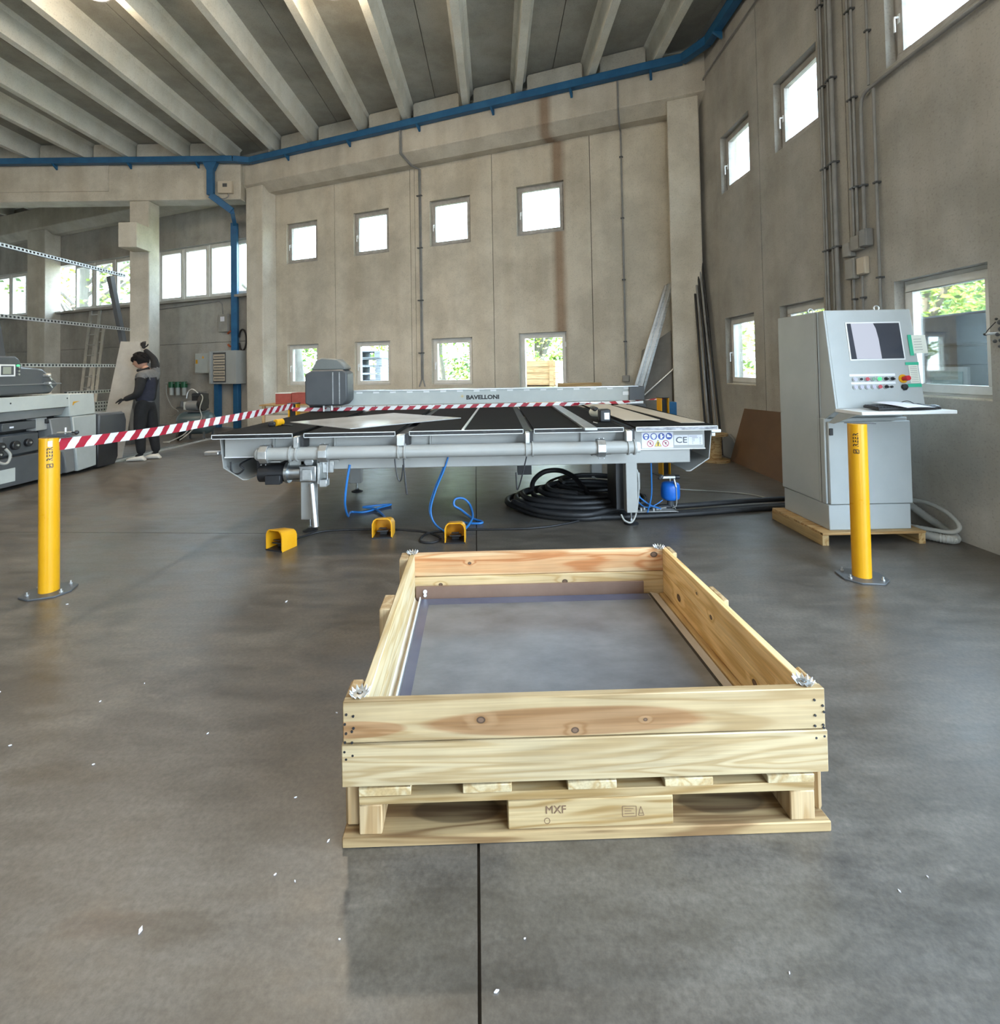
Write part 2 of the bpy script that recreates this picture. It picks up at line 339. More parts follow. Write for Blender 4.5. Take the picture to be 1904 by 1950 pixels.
M['cab'] = varied('cabinet_grey_paint', (.385,.41,.405), (.425,.45,.445), 3, .38, bump=.03, bscale=220)
M['steel'] = varied('brushed_steel', (.42,.44,.45), (.58,.60,.61), 8, .35, 1.0, bump=.05, stretch=(1,1,6))
M['alu'] = varied('aluminium', (.60,.60,.59), (.72,.72,.70), 6, .4, .9, bump=.02)
M['galv'] = varied('galvanised_steel', (.50,.51,.50), (.68,.69,.68), 14, .42, .9, bump=.02)
M['dkgrey'] = varied('dark_grey_paint', (.065,.07,.075), (.085,.09,.095), 3, .4, bump=.03, bscale=120)
M['mgrey'] = varied('mid_grey_paint', (.16,.165,.165), (.19,.195,.195), 3, .42, bump=.03, bscale=120)
M['ltgrey'] = varied('light_grey_paint', (.44,.47,.45), (.50,.53,.50), 3, .4, bump=.03, bscale=120)
M['black'] = varied('black_plastic', (.012,.012,.013), (.022,.022,.024), 6, .45, bump=.03)
M['rubber'] = varied('black_rubber', (.010,.010,.011), (.020,.020,.021), 10, .55, bump=.05)
M['felt'] = varied('black_table_felt', (.006,.006,.006), (.014,.013,.012), 5, .9, bump=.1, bscale=300, detail=9, spec=.15)
M['yellow'] = varied('yellow_paint', (.66,.315,.006), (.70,.35,.010), 3, .3, bump=.01)
M['orange'] = varied('orange_yellow_plastic', (.80,.36,.01), (.85,.42,.02), 5, .35, bump=.01)
M['red'] = nm('red_plastic', (.55,.02,.03), .35)
M['tape_red'] = nm('tape_red', (.42,.02,.04), .35)
M['tape_white'] = nm('tape_white', (.82,.81,.79), .35)
M['green'] = nm('green_plastic', (.03,.42,.25), .5)
M['bluehose'] = nm('blue_hose', (.03,.18,.50), .3)
M['tankblue'] = varied('blue_tank_paint', (.01,.13,.55), (.015,.16,.62), 4, .35, bump=.01)
M['paper'] = nm('paper', (.78,.79,.86), .7)
M['cream'] = nm('cream_paper', (.70,.71,.62), .7)
M['hardboard'] = varied('brown_hardboard', (.12,.065,.032), (.155,.085,.042), 2.2, .75, bump=.03, bscale=150)
M['redbrick'] = varied('red_box', (.30,.06,.045), (.38,.09,.07), 6, .6)
M['skin'] = nm('skin', (.45,.24,.16), .5)
M['cloth_black'] = varied('black_cloth', (.006,.006,.007), (.013,.013,.014), 20, .9, bump=.1, bscale=300)
M['cloth_navy'] = varied('navy_cloth', (.014,.015,.026), (.024,.025,.040), 20, .9, bump=.1, bscale=300)
M['cloth_grey'] = varied('grey_cloth', (.10,.10,.10), (.14,.14,.14), 20, .9, bump=.1, bscale=300)
M['hair'] = nm('black_hair', (.006,.005,.005), .8, spec=.2)
M['shoe'] = nm('off_white_shoe', (.55,.52,.46), .6)
M['board'] = varied('grey_sheet', (.34,.32,.28), (.44,.42,.38), 3, .45, bump=.0)
M['cream_panel'] = varied('cream_panel', (.55,.48,.38), (.60,.53,.42), 2, .6, bump=0)
M['pine'] = wood('pine', (0.475,0.330,0.158), (0.330,0.185,0.066), 'x')
M['pine_y'] = wood('pine_lengthwise', (0.462,0.317,0.145), (0.317,0.178,0.059), 'y')
M['pine_z'] = wood('pine_upright', (.50,.36,.20), (.38,.24,.11), 'z')
M['pine_pale_y'] = wood('pale_pine_lengthwise', (0.541,0.436,0.264), (0.436,0.304,0.145), 'y')
M['pallet'] = wood('pallet_wood', (0.396,0.277,0.132), (0.251,0.145,0.053), 'x', rough=.75)
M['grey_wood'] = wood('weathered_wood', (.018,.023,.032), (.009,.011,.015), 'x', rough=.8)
# floor: mottled polished concrete
def floor_mat():
    m = nm('polished_concrete', (.2,.2,.2), .4, spec=.95); b = m.node_tree.nodes['Principled BSDF']
    tc = N(m, 'ShaderNodeTexCoord')
    def noise(scale, st=(1,1,1), detail=8, rough=.6, dist=0):
        mp = N(m, 'ShaderNodeMapping'); mp.inputs['Scale'].default_value = st; mp.inputs['Rotation'].default_value = (0,0,.35); Lk(m, tc.outputs['Object'], mp.inputs[0])
        n = N(m, 'ShaderNodeTexNoise'); n.inputs['Scale'].default_value = scale; n.inputs['Detail'].default_value = detail; n.inputs['Roughness'].default_value = rough; n.inputs['Distortion'].default_value = dist
        Lk(m, mp.outputs[0], n.inputs['Vector']); return n
    big = noise(.9, detail=6, dist=.4); mid = noise(4, (1,2.2,1), 9, .7); fine = noise(60, detail=5, rough=.7); mark = noise(2.2, (1,7,1), 10, .72, .5)
    r = N(m, 'ShaderNodeValToRGB'); r.color_ramp.elements[0].position = .30; r.color_ramp.elements[1].position = .70
    r.color_ramp.elements[0].color = (.060,.051,.041,1); r.color_ramp.elements[1].color = (.125,.112,.094,1); Lk(m, big.outputs[0], r.inputs[0])
    def mulr(src, n, p0, p1, lo, hi):
        k = N(m, 'ShaderNodeMapRange'); k.inputs[1].default_value = p0; k.inputs[2].default_value = p1; k.inputs[3].default_value = lo; k.inputs[4].default_value = hi; Lk(m, n.outputs[0], k.inputs[0])
        x = N(m, 'ShaderNodeMix', data_type='RGBA', blend_type='MULTIPLY'); x.inputs[0].default_value = 1; Lk(m, src, x.inputs[6]); Lk(m, k.outputs[0], x.inputs[7]); return x.outputs[2]
    o = mulr(r.outputs[0], mid, .3, .7, .70, 1.32); o = mulr(o, fine, .3, .7, .70, 1.30); o = mulr(o, mark, .30, .62, .80, 1.08)
    sx = N(m, 'ShaderNodeSeparateXYZ'); Lk(m, tc.outputs['Object'], sx.inputs[0])
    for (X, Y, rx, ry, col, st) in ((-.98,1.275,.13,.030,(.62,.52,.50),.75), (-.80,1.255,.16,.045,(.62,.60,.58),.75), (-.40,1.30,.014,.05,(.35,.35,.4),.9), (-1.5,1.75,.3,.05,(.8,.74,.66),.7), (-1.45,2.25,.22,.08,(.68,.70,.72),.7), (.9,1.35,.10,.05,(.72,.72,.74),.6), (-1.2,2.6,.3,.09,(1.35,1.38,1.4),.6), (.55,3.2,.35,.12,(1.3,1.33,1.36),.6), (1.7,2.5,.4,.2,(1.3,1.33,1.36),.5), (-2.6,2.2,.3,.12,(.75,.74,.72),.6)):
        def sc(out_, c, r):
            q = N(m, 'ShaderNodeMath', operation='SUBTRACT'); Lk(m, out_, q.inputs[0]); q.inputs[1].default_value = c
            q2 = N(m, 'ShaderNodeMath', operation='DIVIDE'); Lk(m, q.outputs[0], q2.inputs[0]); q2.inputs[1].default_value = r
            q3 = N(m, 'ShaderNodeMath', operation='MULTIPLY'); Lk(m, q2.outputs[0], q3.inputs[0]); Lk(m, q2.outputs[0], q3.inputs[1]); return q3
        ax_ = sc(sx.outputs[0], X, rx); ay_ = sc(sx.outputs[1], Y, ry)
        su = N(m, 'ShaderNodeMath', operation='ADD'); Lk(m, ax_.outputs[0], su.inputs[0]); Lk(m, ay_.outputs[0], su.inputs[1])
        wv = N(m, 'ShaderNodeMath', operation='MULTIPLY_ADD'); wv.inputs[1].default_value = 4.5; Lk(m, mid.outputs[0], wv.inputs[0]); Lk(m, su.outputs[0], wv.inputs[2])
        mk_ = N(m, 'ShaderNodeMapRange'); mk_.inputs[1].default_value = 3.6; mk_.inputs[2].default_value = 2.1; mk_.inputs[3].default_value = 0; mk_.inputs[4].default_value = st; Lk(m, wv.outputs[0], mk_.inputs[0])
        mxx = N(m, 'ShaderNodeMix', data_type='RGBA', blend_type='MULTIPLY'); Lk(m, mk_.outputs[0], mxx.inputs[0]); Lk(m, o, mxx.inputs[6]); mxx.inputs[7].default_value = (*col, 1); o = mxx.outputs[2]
    Lk(m, o, b.inputs['Base Color'])
    k = N(m, 'ShaderNodeMapRange'); k.inputs[1].default_value = .3; k.inputs[2].default_value = .7; k.inputs[3].default_value = .30; k.inputs[4].default_value = .50; Lk(m, mid.outputs[0], k.inputs[0]); Lk(m, k.outputs[0], b.inputs['Roughness'])
    bp = N(m, 'ShaderNodeBump'); bp.inputs['Strength'].default_value = .06; bp.inputs['Distance'].default_value = .004; Lk(m, fine.outputs[0], bp.inputs['Height']); Lk(m, bp.outputs[0], b.inputs['Normal'])
    return m
M['floor'] = floor_mat()
# ================================================================ SETTING
TH = math.radians(22.636); CT, ST = math.cos(TH), math.sin(TH)
OW = V((3.40, 7.93, 0))
def SW(uu, off, z): return OW + V((-CT*uu + ST*off, ST*uu + CT*off, z))
# floor: slabs with recessed joints
fl = struct('floor')
MB().box(-24, 3.47, -12, 23, -.30, -.012).build('floor_bed', M['joint'], fl)
def jx(y): return -.013 - .037*y          # lengthwise joint
def jy(x): return 4.115 - .078*x if x < 0 else 4.115 + .02*x
G = .004
ax = jx(4.115)
def slab(p):
    MB().prism(p, -.012, 0, 'z').build('floor_slab', M['floor'], fl, smooth=False)
slab([(-24,-12),(jx(-12)-G,-12),(ax-G,4.12-G),(-24,jy(-24)-G)])
slab([(jx(-12)+G,-12),(3.47,-12),(3.47,10),(jx(10)+G,10)])
slab([(-24,jy(-24)+G),(ax-G,4.12+G),(jx(23)-G,23),(-24,23)])
# generic wall panel with openings, in the wall's own frame (x right, y away)
def panel(parent, x0, x1, z0, z1, holes, mat, y0=.45, y1=.65, name='wall_panel'):
    g = .006; b = MB(); x0 += g; x1 -= g
    R = root_m(parent)
    def bx(a, c, d, e):
        if c-a > .001 and e-d > .001: b.box(a, c, y0, y1, d, e, M=R)
    if not holes: bx(x0, x1, z0, z1)
    else:
        ha, hb = min(h[0] for h in holes), max(h[1] for h in holes)
        bx(x0, ha, z0, z1); bx(hb, x1, z0, z1); z = z0
        for h in sorted(holes, key=lambda h: h[2]):
            bx(ha, hb, z, h[2]); z = h[3]
        bx(ha, hb, z, z1)
    return b.build(name, mat, parent, smooth=False)
WN = [0]
def window(parent_m, x0, x1, z0, z1, y=.53, mat=None, handle=True, mull=None, sill=True, name=None, door=False, hside=-1):
    """frame, sash, pane, handle, sill in the wall frame"""
    WN[0] += 1
    r = struct(name or 'window_%d' % WN[0])
    r.matrix_world = parent_m @ Matrix.Translation((x0, y, z0)); RM[r.name] = r.matrix_world.copy(); R = RM[r.name]
    w_, h_ = x1-x0, z1-z0; mat = mat or M['pvc']
    def ring(t, a, ya, yb, nm_, off):
        b = MB(); X0, X1, Z0, Z1 = off, w_-off, off, h_-off
        b.box(X0, X1, ya, yb, Z0, Z0+t, M=R); b.box(X0, X1, ya, yb, Z1-t, Z1, M=R)
        b.box(X0, X0+t, ya, yb, Z0+t, Z1-t, M=R); b.box(X1-t, X1, ya, yb, Z0+t, Z1-t, M=R)
        return b.build(nm_, mat, r, bev=.003)
    ring(.055, 0, 0, .07, 'window_frame', 0.0)
    ring(.065, 0, -.018, .05, 'sash', .035)
    g = MB().box(.09, w_-.09, .018, .026, .09, h_-.09, M=R).build('pane', M['glass'], r, smooth=False)
    if handle:
        hx = .068 if hside < 0 else w_-.068
        b = MB().box(hx-.012, hx+.012, -.026, -.018, h_*.42, h_*.42+.08, M=R)
        b.tube([R @ V(p) for p in ((hx,-.026,h_*.42+.05),(hx,-.06,h_*.42+.05),(hx,-.062,h_*.42+.03),(hx,-.06,h_*.42-.08))], .009, 8)
        b.build('handle', M['white'], r)
    if sill and not door:
        MB().box(-.0, w_, -.085, 0.0, -.0, .012, M=R).build('sill', M['pvc_dirty'] if mat is M['pvc_dirty'] else M['wall'], r)
    if door:
        b = MB()
        for hz in (h_*.12, h_*.88, h_*.5):
            b.box(w_-.055, w_+.01, -.035, -.0, hz-.05, hz+.05, M=R)
        b.build('hinge', M['white'], r, bev=.004)
    return r
# ---- back wall (skew)
wb = struct('wall_back', tuple(OW), -TH); WB = RM[wb.name]
TOP = 6.75
WU = [(-3.34,-2.42), (-5.26,-4.33), (-7.20,-6.27), (-9.14,-8.22)]
LO, HI = (1.03, 1.99), (3.90, 4.86)
def holes(a): return [(a[0], a[1], *LO), (a[0], a[1], *HI)]
panel(wb, -1.90, .55, 0, TOP, [], M['wall'])
panel(wb, -3.85, -1.90, 0, TOP, [(-3.34,-2.40,0,2.02), (-3.34,-2.40,*HI)], M['wall_stain'])
panel(wb, -5.62, -3.85, 0, TOP, holes(WU[1]), M['wall'])
panel(wb, -5.73, -5.62, 0, TOP, [], M['wall'])
panel(wb, -7.72, -5.73, 0, TOP, holes(WU[2]), M['wall'])
panel(wb, -9.70, -7.72, 0, TOP, holes(WU[3]), M['wall'])
b = MB()
for x in (-1.90, -3.85, -5.62, -5.73, -7.72): b.box(x-.006, x+.006, .47, .6, 0, TOP, M=WB)
b.build('joint_seal', M['joint'], wb, smooth=False)
# left stretch of the back wall: horizontal panels, band of windows
for (a, c) in ((-18.0, -9.70), (-27.5, -18.0)):
    for (za, zb) in ((0, 2.13), (2.13, 3.28), (4.68, TOP)):
        b = MB(); n_ = max(1, round((c-a)/4)); 
        for i in range(n_): 
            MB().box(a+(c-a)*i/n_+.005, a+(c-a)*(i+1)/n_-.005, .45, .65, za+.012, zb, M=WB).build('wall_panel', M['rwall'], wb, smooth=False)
# windows of the back wall
window(WB, *WU[1], *LO); window(WB, *WU[2], *LO); window(WB, *WU[3], *LO)
for q in WU[1:]: window(WB, *q, *HI, mat=M['pvc_dirty'])
window(WB, -3.34, -2.40, *HI, mat=M['pvc_dirty'])
window(WB, -3.34, -2.40, .02, 2.02, handle=False, door=True, name='door_1')
for i in range(8): window(WB, -9.95-.95*(i+1)+.02, -9.95-.95*i, 3.30, 4.68, y=.55, handle=False, sill=False)
for i in range(7): window(WB, -19.05-.95*(i+1)+.02, -19.05-.95*i, 3.30, 4.68, y=.55, handle=False, sill=False)
MB().box(-26, -9.72, .30, .47, 3.22, 3.28, M=WB).build('window_ledge', M['rwall'], wb)
# beam along the back wall, its infills between the ribs, columns
bm_ = struct('trim_1', tuple(OW), -TH)
MB().prism([(0,5.77),(.24,5.60),(.47,5.60),(.47,6.38),(0,6.38)], -9.98, .30, 'x', fn=lambda p: WB @ p).build('beam', M['beam_stain'], bm_, bev=.012, smooth=False)
MB().prism([(0,5.77),(.24,5.60),(.47,5.60),(.47,6.38),(0,6.38)], -27, -9.99, 'x', fn=lambda p: WB @ p).build('beam', M['beam'], bm_, bev=.012, smooth=False)
RX = []
for k in range(-9, 2):
    cx_ = .04 + 2.235*k
    RX += [cx_-.5, cx_+.5]
RX = sorted(x for x in RX if x < 3.2)
def lx(X): return (X-3.40)/CT
prev = None
for X in reversed(RX):
    xa = lx(X)
    if prev is not None and xa > -9.9:
        a, c = xa+.16, prev-.16
        MB().prism([(a,6.38),(a,6.70),(a+.03,6.735),(c-.03,6.735),(c,6.70),(c,6.38)], .03, .45, 'y', fn=lambda p: WB @ p).build('infill_block', M['beam'], bm_, smooth=False)
    prev = xa
def column(nm_, x0, x1, y0, y1, z1, R, paint=None):
    c = struct(nm_); RM[c.name] = R; c.matrix_world = R
    if paint:
        MB().box(x0, x1, y0, y1, paint, z1, M=R).build('column_shaft', M['column'], c, bev=.015)
        MB().box(x0, x1, y0, y1, 0, paint, M=R).build('painted_foot', M['mgrey'], c, bev=.015)
    else: MB().box(x0, x1, y0, y1, 0, z1, M=R).build('column_shaft', M['column'], c, bev=.015)
    return c
column('trim_2', -.52, -.03, .04, .45, 5.74, WB)
column('trim_3', -9.98, -9.46, .04, .45, 5.72, WB)
column('trim_4', -18.95, -18.05, .04, .45, 5.72, WB)
# left inner beam (frontal) with its column
lb = struct('trim_5')
MB().box(-24, -5.83, 11.65, 12.07, 5.40, 6.38).build('beam', M['beam'], lb, bev=.012)
MB().box(-24, -8.87, 11.62, 11.66, 5.62, 6.36).build('beam_cover', M['beam'], lb, bev=.006)
prev = None
for X in RX:
    if prev is not None and X < -5.6:
        MB().prism([(prev+.15,6.38),(prev+.15,6.70),(prev+.18,6.735),(X-.18,6.735),(X-.15,6.70),(X-.15,6.38)], 11.68, 12.0, 'y').build('infill_block', M['beam'], lb, smooth=False)
    prev = X
c_ = column('trim_6', -8.42, -7.97, 11.67, 12.05, 5.40, Matrix.Identity(4), paint=1.62)
MB().box(-8.33, -7.92, 11.2, 11.70, 4.20, 4.76).build('corbel', M['column'], c_, bev=.01)
# right wall
wr = struct('wall_right', (3.47, 0, 0), -math.pi/2); WR = RM[wr.name]
RWN = [(6.60,7.43), (5.19,6.00), (3.45,4.27)]
RL, RH = (1.06, 2.04), (3.90, 4.76)
def rh(y): return [(-y[1], -y[0], *RL), (-y[1], -y[0], *RH)]
for (ya, yb, hs) in ((6.36, 8.35, rh(RWN[0])), (4.78, 6.36, rh(RWN[1])), (2.9, 4.78, rh(RWN[2])), (1.8, 2.9, []), (-12, -5.7, [])):
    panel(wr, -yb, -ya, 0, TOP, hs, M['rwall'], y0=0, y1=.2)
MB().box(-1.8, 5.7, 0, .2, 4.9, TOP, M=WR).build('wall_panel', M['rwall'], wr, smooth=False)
b = MB()
for y in (6.36, 4.78, 2.9): b.box(-y-.006, -y+.006, .02, .15, 0, TOP, M=WR)
b.build('joint_seal', M['joint'], wr, smooth=False)
for (ya, yb) in RWN:
    window(WR, -yb, -ya, *RL, y=.09); window(WR, -yb, -ya, *RH, y=.09, mat=M['pvc_dirty'])
# left wall and rear wall (out of view): rear has the open gate that lets the daylight in
wl = struct('wall_left'); MB().box(-24.2, -24, -12, 21, 0, 7).build('wall_panel', M['rwall'], wl, smooth=False)
wk = struct('wall_rear')
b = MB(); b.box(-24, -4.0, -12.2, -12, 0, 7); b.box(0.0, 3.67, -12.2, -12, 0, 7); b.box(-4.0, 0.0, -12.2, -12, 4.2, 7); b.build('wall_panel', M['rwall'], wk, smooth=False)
# ceiling: double-T units
ce = struct('ceiling')
for k in range(-10, 2):
    cx_ = .04 + 2.235*k; xa, xb = cx_-1.1175+.006, min(cx_+1.1175-.006, 3.62)
    if k == 1: xb = 3.62
    y1 = OW.y + (3.40-xb)*math.tan(TH) + .55
    y0_ = OW.y + (3.40-xa)*math.tan(TH) + .55
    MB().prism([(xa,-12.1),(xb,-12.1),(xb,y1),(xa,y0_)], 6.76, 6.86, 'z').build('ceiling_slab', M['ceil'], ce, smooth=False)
    for s_ in (-.5, .5):
        X = cx_+s_
        ye = OW.y + (3.40-X)*math.tan(TH) + .2
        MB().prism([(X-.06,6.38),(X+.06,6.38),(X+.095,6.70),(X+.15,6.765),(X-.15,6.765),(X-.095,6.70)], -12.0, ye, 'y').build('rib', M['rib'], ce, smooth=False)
b = MB(); b.prism([(-24.2,-12.2),(3.67,-12.2),(3.67,OW.y-.27*math.tan(TH)+.72),(-24.2,OW.y+27.6*math.tan(TH)+.72)], 6.87, 7.0, 'z'); b.build('roof_cover', M['joint'], ce, smooth=False)
# outside ground
gr = struct('ground'); MB().prism([(-80,-60),(80,-60),(80,90),(-80,90)], -.45, -.32, 'z').build('pavement', varied('pavement', (.34,.33,.31), (.42,.41,.38), .8, .9), gr, smooth=False)

# high-bay lamps under the ceiling; only two reach into the frame
def lamp(x, y, label, spot=110):
    t = thing('ceiling_lamp', label, 'lamp', (x, y, 6.36), 0, 'high-bay ceiling lamps')
    MB().cyl((x,y,6.62),(x,y,6.76),.01, n=6).build('rod', M['steel'], t)
    MB().lathe([(.06,.26),(.10,.24),(.12,.14),(.13,.12),(.21,.02),(.21,.0),(.195,.0),(.19,.015)], (x,y,6.36)).build('lamp_housing', M['dkgrey'], t)
    MB().cyl((x,y,6.363),(x,y,6.372),.19, n=24).build('diffuser', M['lamp_glow'], t)
    l = bpy.data.lights.new('lamp_light', 'POINT'); l.energy = LAMP_W; l.color = (1.0,.82,.60); l.shadow_soft_size = .15
    o = bpy.data.objects.new('lamp_light', l); COL.objects.link(o); o.location = (x, y, 6.19)
    l = bpy.data.lights.new('lamp_beam', 'SPOT'); l.energy = spot; l.color = (1.0,.82,.60); l.spot_size = math.radians(125); l.spot_blend = .9; l.shadow_soft_size = .19
    o = bpy.data.objects.new('lamp_beam', l); COL.objects.link(o); o.location = (x, y, 6.34)
M['lamp_glow'] = emis('lamp_glow', (1.0,.86,.66), 8)
lamp(-5.16, 6.47, 'round lit ceiling lamp at the top edge, left one of the two', 260)
lamp(-2.08, 6.47, 'round lit ceiling lamp at the top edge, right one of the two', 260)
for (x, y), w2 in zip( ((-8.6,6.3),(-12.0,6.3),(-15.5,6.3),(-8.6,1.5),(-5.2,1.5),(-1.6,1.5),(1.4,1.5),(-5.2,-3.5),(-1.6,-3.5),(1.4,-6.5)), ('first lamp left of the pair at the top edge, out of frame','second lamp left of the pair, out of frame','third lamp left of the pair, out of frame','leftmost lamp of the row above the photographer','second lamp of the row above the photographer','third lamp of the row above the photographer','lamp nearest the side wall above the photographer','left lamp of the row behind the photographer','right lamp of the row behind the photographer','rearmost lamp near the side gate')): lamp(x, y, 'round ceiling lamp, '+w2, 260 if y > 5 else 25)
# ================================================================ FOREGROUND CRATE (pallet + collar)
CO = V((-.4525, 1.455, 0))
def CR(p): return V((CO.x + p.x - .037*p.y, CO.y + p.y + .006*p.x, p.z))      # slightly racked
def cbox(b, x0, x1, y0, y1, z0, z1, mi=0): return b.box(x0, x1, y0, y1, z0, z1, mi, fn=CR)
LW, LD = 1.402, 1.185
pal = thing('wooden_pallet', 'pale wooden pallet carrying the open pine collar in the foreground', 'pallet', tuple(CO))
for i, (a, c) in enumerate([(.047,.195), (.343,.483), (.644,.785), (.924,1.064), (1.223,1.36)]):
    cbox(MB(), a, c, .001, LD-.02, .138, .161).build('deck_board', M['pine_pale_y'], pal, bev=.002)
pw = [wood('pallet_stringer_%d' % i, (0.449,0.330,0.172), (0.290,0.178,0.066), 'x', rough=.7, offs=i*3.1) for i in range(3)]
for i, y in enumerate((.003, .53, 1.03)):
    cbox(MB(), .047, 1.36, y, y+.12, .113, .1375).build('stringer_board', pw[0], pal, bev=.002)
    for j, (a, c) in enumerate([(.047,.112), (.471,.947), (1.288,1.36)]):
        o = cbox(MB(), a, c, y, y+.115, .030, .113).build('block', M['pine_z'] if j != 1 else pw[1], pal, bev=.003)
for i, y in enumerate((-.004, .52, 1.02)):
    m_ = wood('bottom_board_wood_%d' % i, (0.409,0.284,0.139), (0.198,0.112,0.046), 'x', rough=.8, offs=5+i, across='y', heart=[(.32,.075,.14,.045,(.16,.14,.13)), (1.12,.085,.13,.05,(.16,.15,.15))])
    cbox(MB(), 0 if i == 0 else .03, LW if i == 0 else LW-.03, y, y+.135, 0, .030).build('bottom_board', m_, pal, bev=.003)
# scorched / grimy patches on the foot boards' upper faces are wear in the wood
def front_m(x, z, y=-.0008): return frame_m(CR(V((x, y, z))), (1, .006, 0), (0, 0, 1))
ink = nm('brown_ink', (.16,.09,.05), .7)
text_obj('lettering', 'MXF', .031, frame_m(CR(V((.608, .0020, .083))), (1,.006,0), (0,0,1)), ink, pal)
b = MB(); F_ = lambda x, z: CR(V((x, .0022, z)))
def strip(b, p, q, w=.0016):
    d = (q-p).normalized(); u_ = V((0,1,0)).cross(d)*w
    b.add([p-u_, q-u_, q+u_, p+u_], [(0,1,2,3)])
ring = [(.583+.008*math.cos(t), .053+.008*math.sin(t)) for t in [i*math.pi/6 for i in range(13)]]
for i in range(12): strip(b, F_(*ring[i]), F_(*ring[i+1]), .0009)
for (x0, z0_, x1, z1_) in ((.800,.087,.840,.086),(.800,.087,.800,.058),(.840,.086,.840,.058),(.800,.058,.840,.058),(.806,.080,.832,.079),(.806,.073,.826,.073),(.806,.066,.834,.066),
                       (.846,.060,.853,.085),(.853,.085,.862,.060),(.862,.060,.846,.060),(.849,.066,.859,.066)): strip(b, F_(x0,z0_), F_(x1,z1_), .0008)
b.build('ink_stamp', ink, pal, smooth=False)
# collar
col_ = thing('pallet_collar', 'open collar of new pine boards standing on the foreground pallet', 'crate', tuple(CO))
fx = CO.x
w_ft = wood('pine_front_top', (.45,.335,.185), (.34,.23,.11), 'x', heart=[(.66,.332,.40,.040,(.62,.34,.22)), (.03,.325,.15,.024,(.62,.34,.22))], knots=[(.398,.343,.0095), (.668,.306,.0085), (.872,.330,.0045)], rough=.55)
w_fb = wood('pine_front_bottom', (.47,.365,.215), (.355,.25,.125), 'x', rough=.55, offs=4.4, ringscale=1.5)
w_rt = wood('pine_rear_top', (.66,.45,.25), (.50,.24,.10), 'x', heart=[(.65,.345,.85,.05,(.86,.60,.42))], knots=[(.31,.350,.007), (1.265,.372,.014)], rough=.55, offs=9.1)
w_rb = wood('pine_rear_bottom', (.68,.50,.27), (.54,.35,.15), 'x', knots=[(.16,.245,.008), (.80,.245,.011)], rough=.55, offs=2.2)
w_st = wood('pine_side', (.86,.60,.29), (.68,.42,.16), 'y', across='z', knots=[(.95,.24,.016), (.62,.31,.009), (.30,.24,.012), (.15,.32,.006), (.75,.35,.006)], rough=.55, offs=1.3)
w_sl = wood('pine_side_pale', (.66,.53,.32), (.54,.38,.18), 'y', across='z', rough=.55, offs=7.3)
def cboard(x0, x1, y0, y1, z0, z1, m_, nm_='collar_board'): return cbox(MB(), x0, x1, y0, y1, z0, z1).build(nm_, m_, col_, bev=.0025)
Z0, Z1, Z2 = .165, .287, .404
cboard(0, LW, 0, .027, Z0+.001, Z1-.0015, w_fb); cboard(.004, LW-.004, .002, .027, Z1+.0015, Z2, w_ft)
cboard(.046, 1.379, LD-.040, LD-.013, Z0, Z1-.001, w_rb); cboard(.046, 1.379, LD-.040, LD-.013, Z1+.001, Z2-.002, w_rt)
for (a, c, m_) in ((.046, .072, w_sl), (1.351, 1.378, w_st)):
    cboard(a, c, .029, LD-.042, Z0+.002, Z1-.0008, m_); cboard(a, c, .029, LD-.042, Z1+.0008, Z2-.001, m_)
# posts outside the side boards, reaching down to the foot board
for (a, c) in ((.002, .045), (1.380, LW)):
    for (ya, yb) in ((.029,.118), (.560,.690), (LD-.105,LD-.012)):
        zt = Z2-.002
        cbox(MB(), a, c, ya, yb, .031, zt).build('corner_post' if not .4 < ya < .6 else 'middle_post', M['pine_z'], col_, bev=.008 if ya < .1 else .003)
# nail heads on the front
b = MB()
for (px, pz) in ((.0145,.382),(.034,.377),(.010,.355),(.0345,.343),(.030,.334),(.0135,.329),(.010,.292),(.030,.291),(.0085,.266),(.0315,.255),(.013,.245),
                 (1.366,.384),(1.390,.367),(1.393,.349),(1.367,.340),(1.366,.310),(1.390,.312),(1.391,.292),(1.368,.264),(1.392,.268)):
    p = CR(V((px, -.0004, pz-.012*(pz > .3)+0))); b.cyl(p, p+V((0,.004,0)), .0036, n=8)
b.build('nail_heads', M['black'], col_, kind='stuff')
# toothed metal rings on the four corners
def tooth_ring(x, y, label, tilt):
    p = CR(V((x, y, Z2)))
    t = thing('toothed_ring', label, 'connector', tuple(p), tilt, 'toothed steel rings on the collar corners')
    R = RM[t.name]; b = MB(); n = 24; vs = []; fs = []
    for i in range(n):
        a = 2*math.pi*i/n; hi = .013 if i % 2 else .002; ro = .030 if i % 2 else .024
        vs += [R @ V((.009*math.cos(a), .009*math.sin(a), .004)), R @ V((.019*math.cos(a), .019*math.sin(a), .002)), R @ V((ro*math.cos(a), ro*math.sin(a), hi))]
    for i in range(n):
        j = (i+1) % n; fs += [(3*i,3*j,3*j+1,3*i+1), (3*i+1,3*j+1,3*j+2,3*i+2)]
    o = b.add(vs, fs).build('ring_plate', M['galv'], t, smooth=False)
    s = o.modifiers.new('s', 'SOLIDIFY'); s.thickness = .0016; s.offset = 1
    MB().cyl(p+V((0,0,.003)), p+V((0,0,.007)), .006, n=8).build('centre_pin', M['steel'], t)
tooth_ring(.045, .038, 'toothed steel ring on the near left corner of the pine collar', .3)
tooth_ring(1.355, .032, 'toothed steel ring on the near right corner of the pine collar', .9)
tooth_ring(.058, LD-.03, 'toothed steel ring on the far left corner of the pine collar', 1.4)
tooth_ring(1.335, LD-.035, 'toothed steel ring on the far right corner of the pine collar', .1)
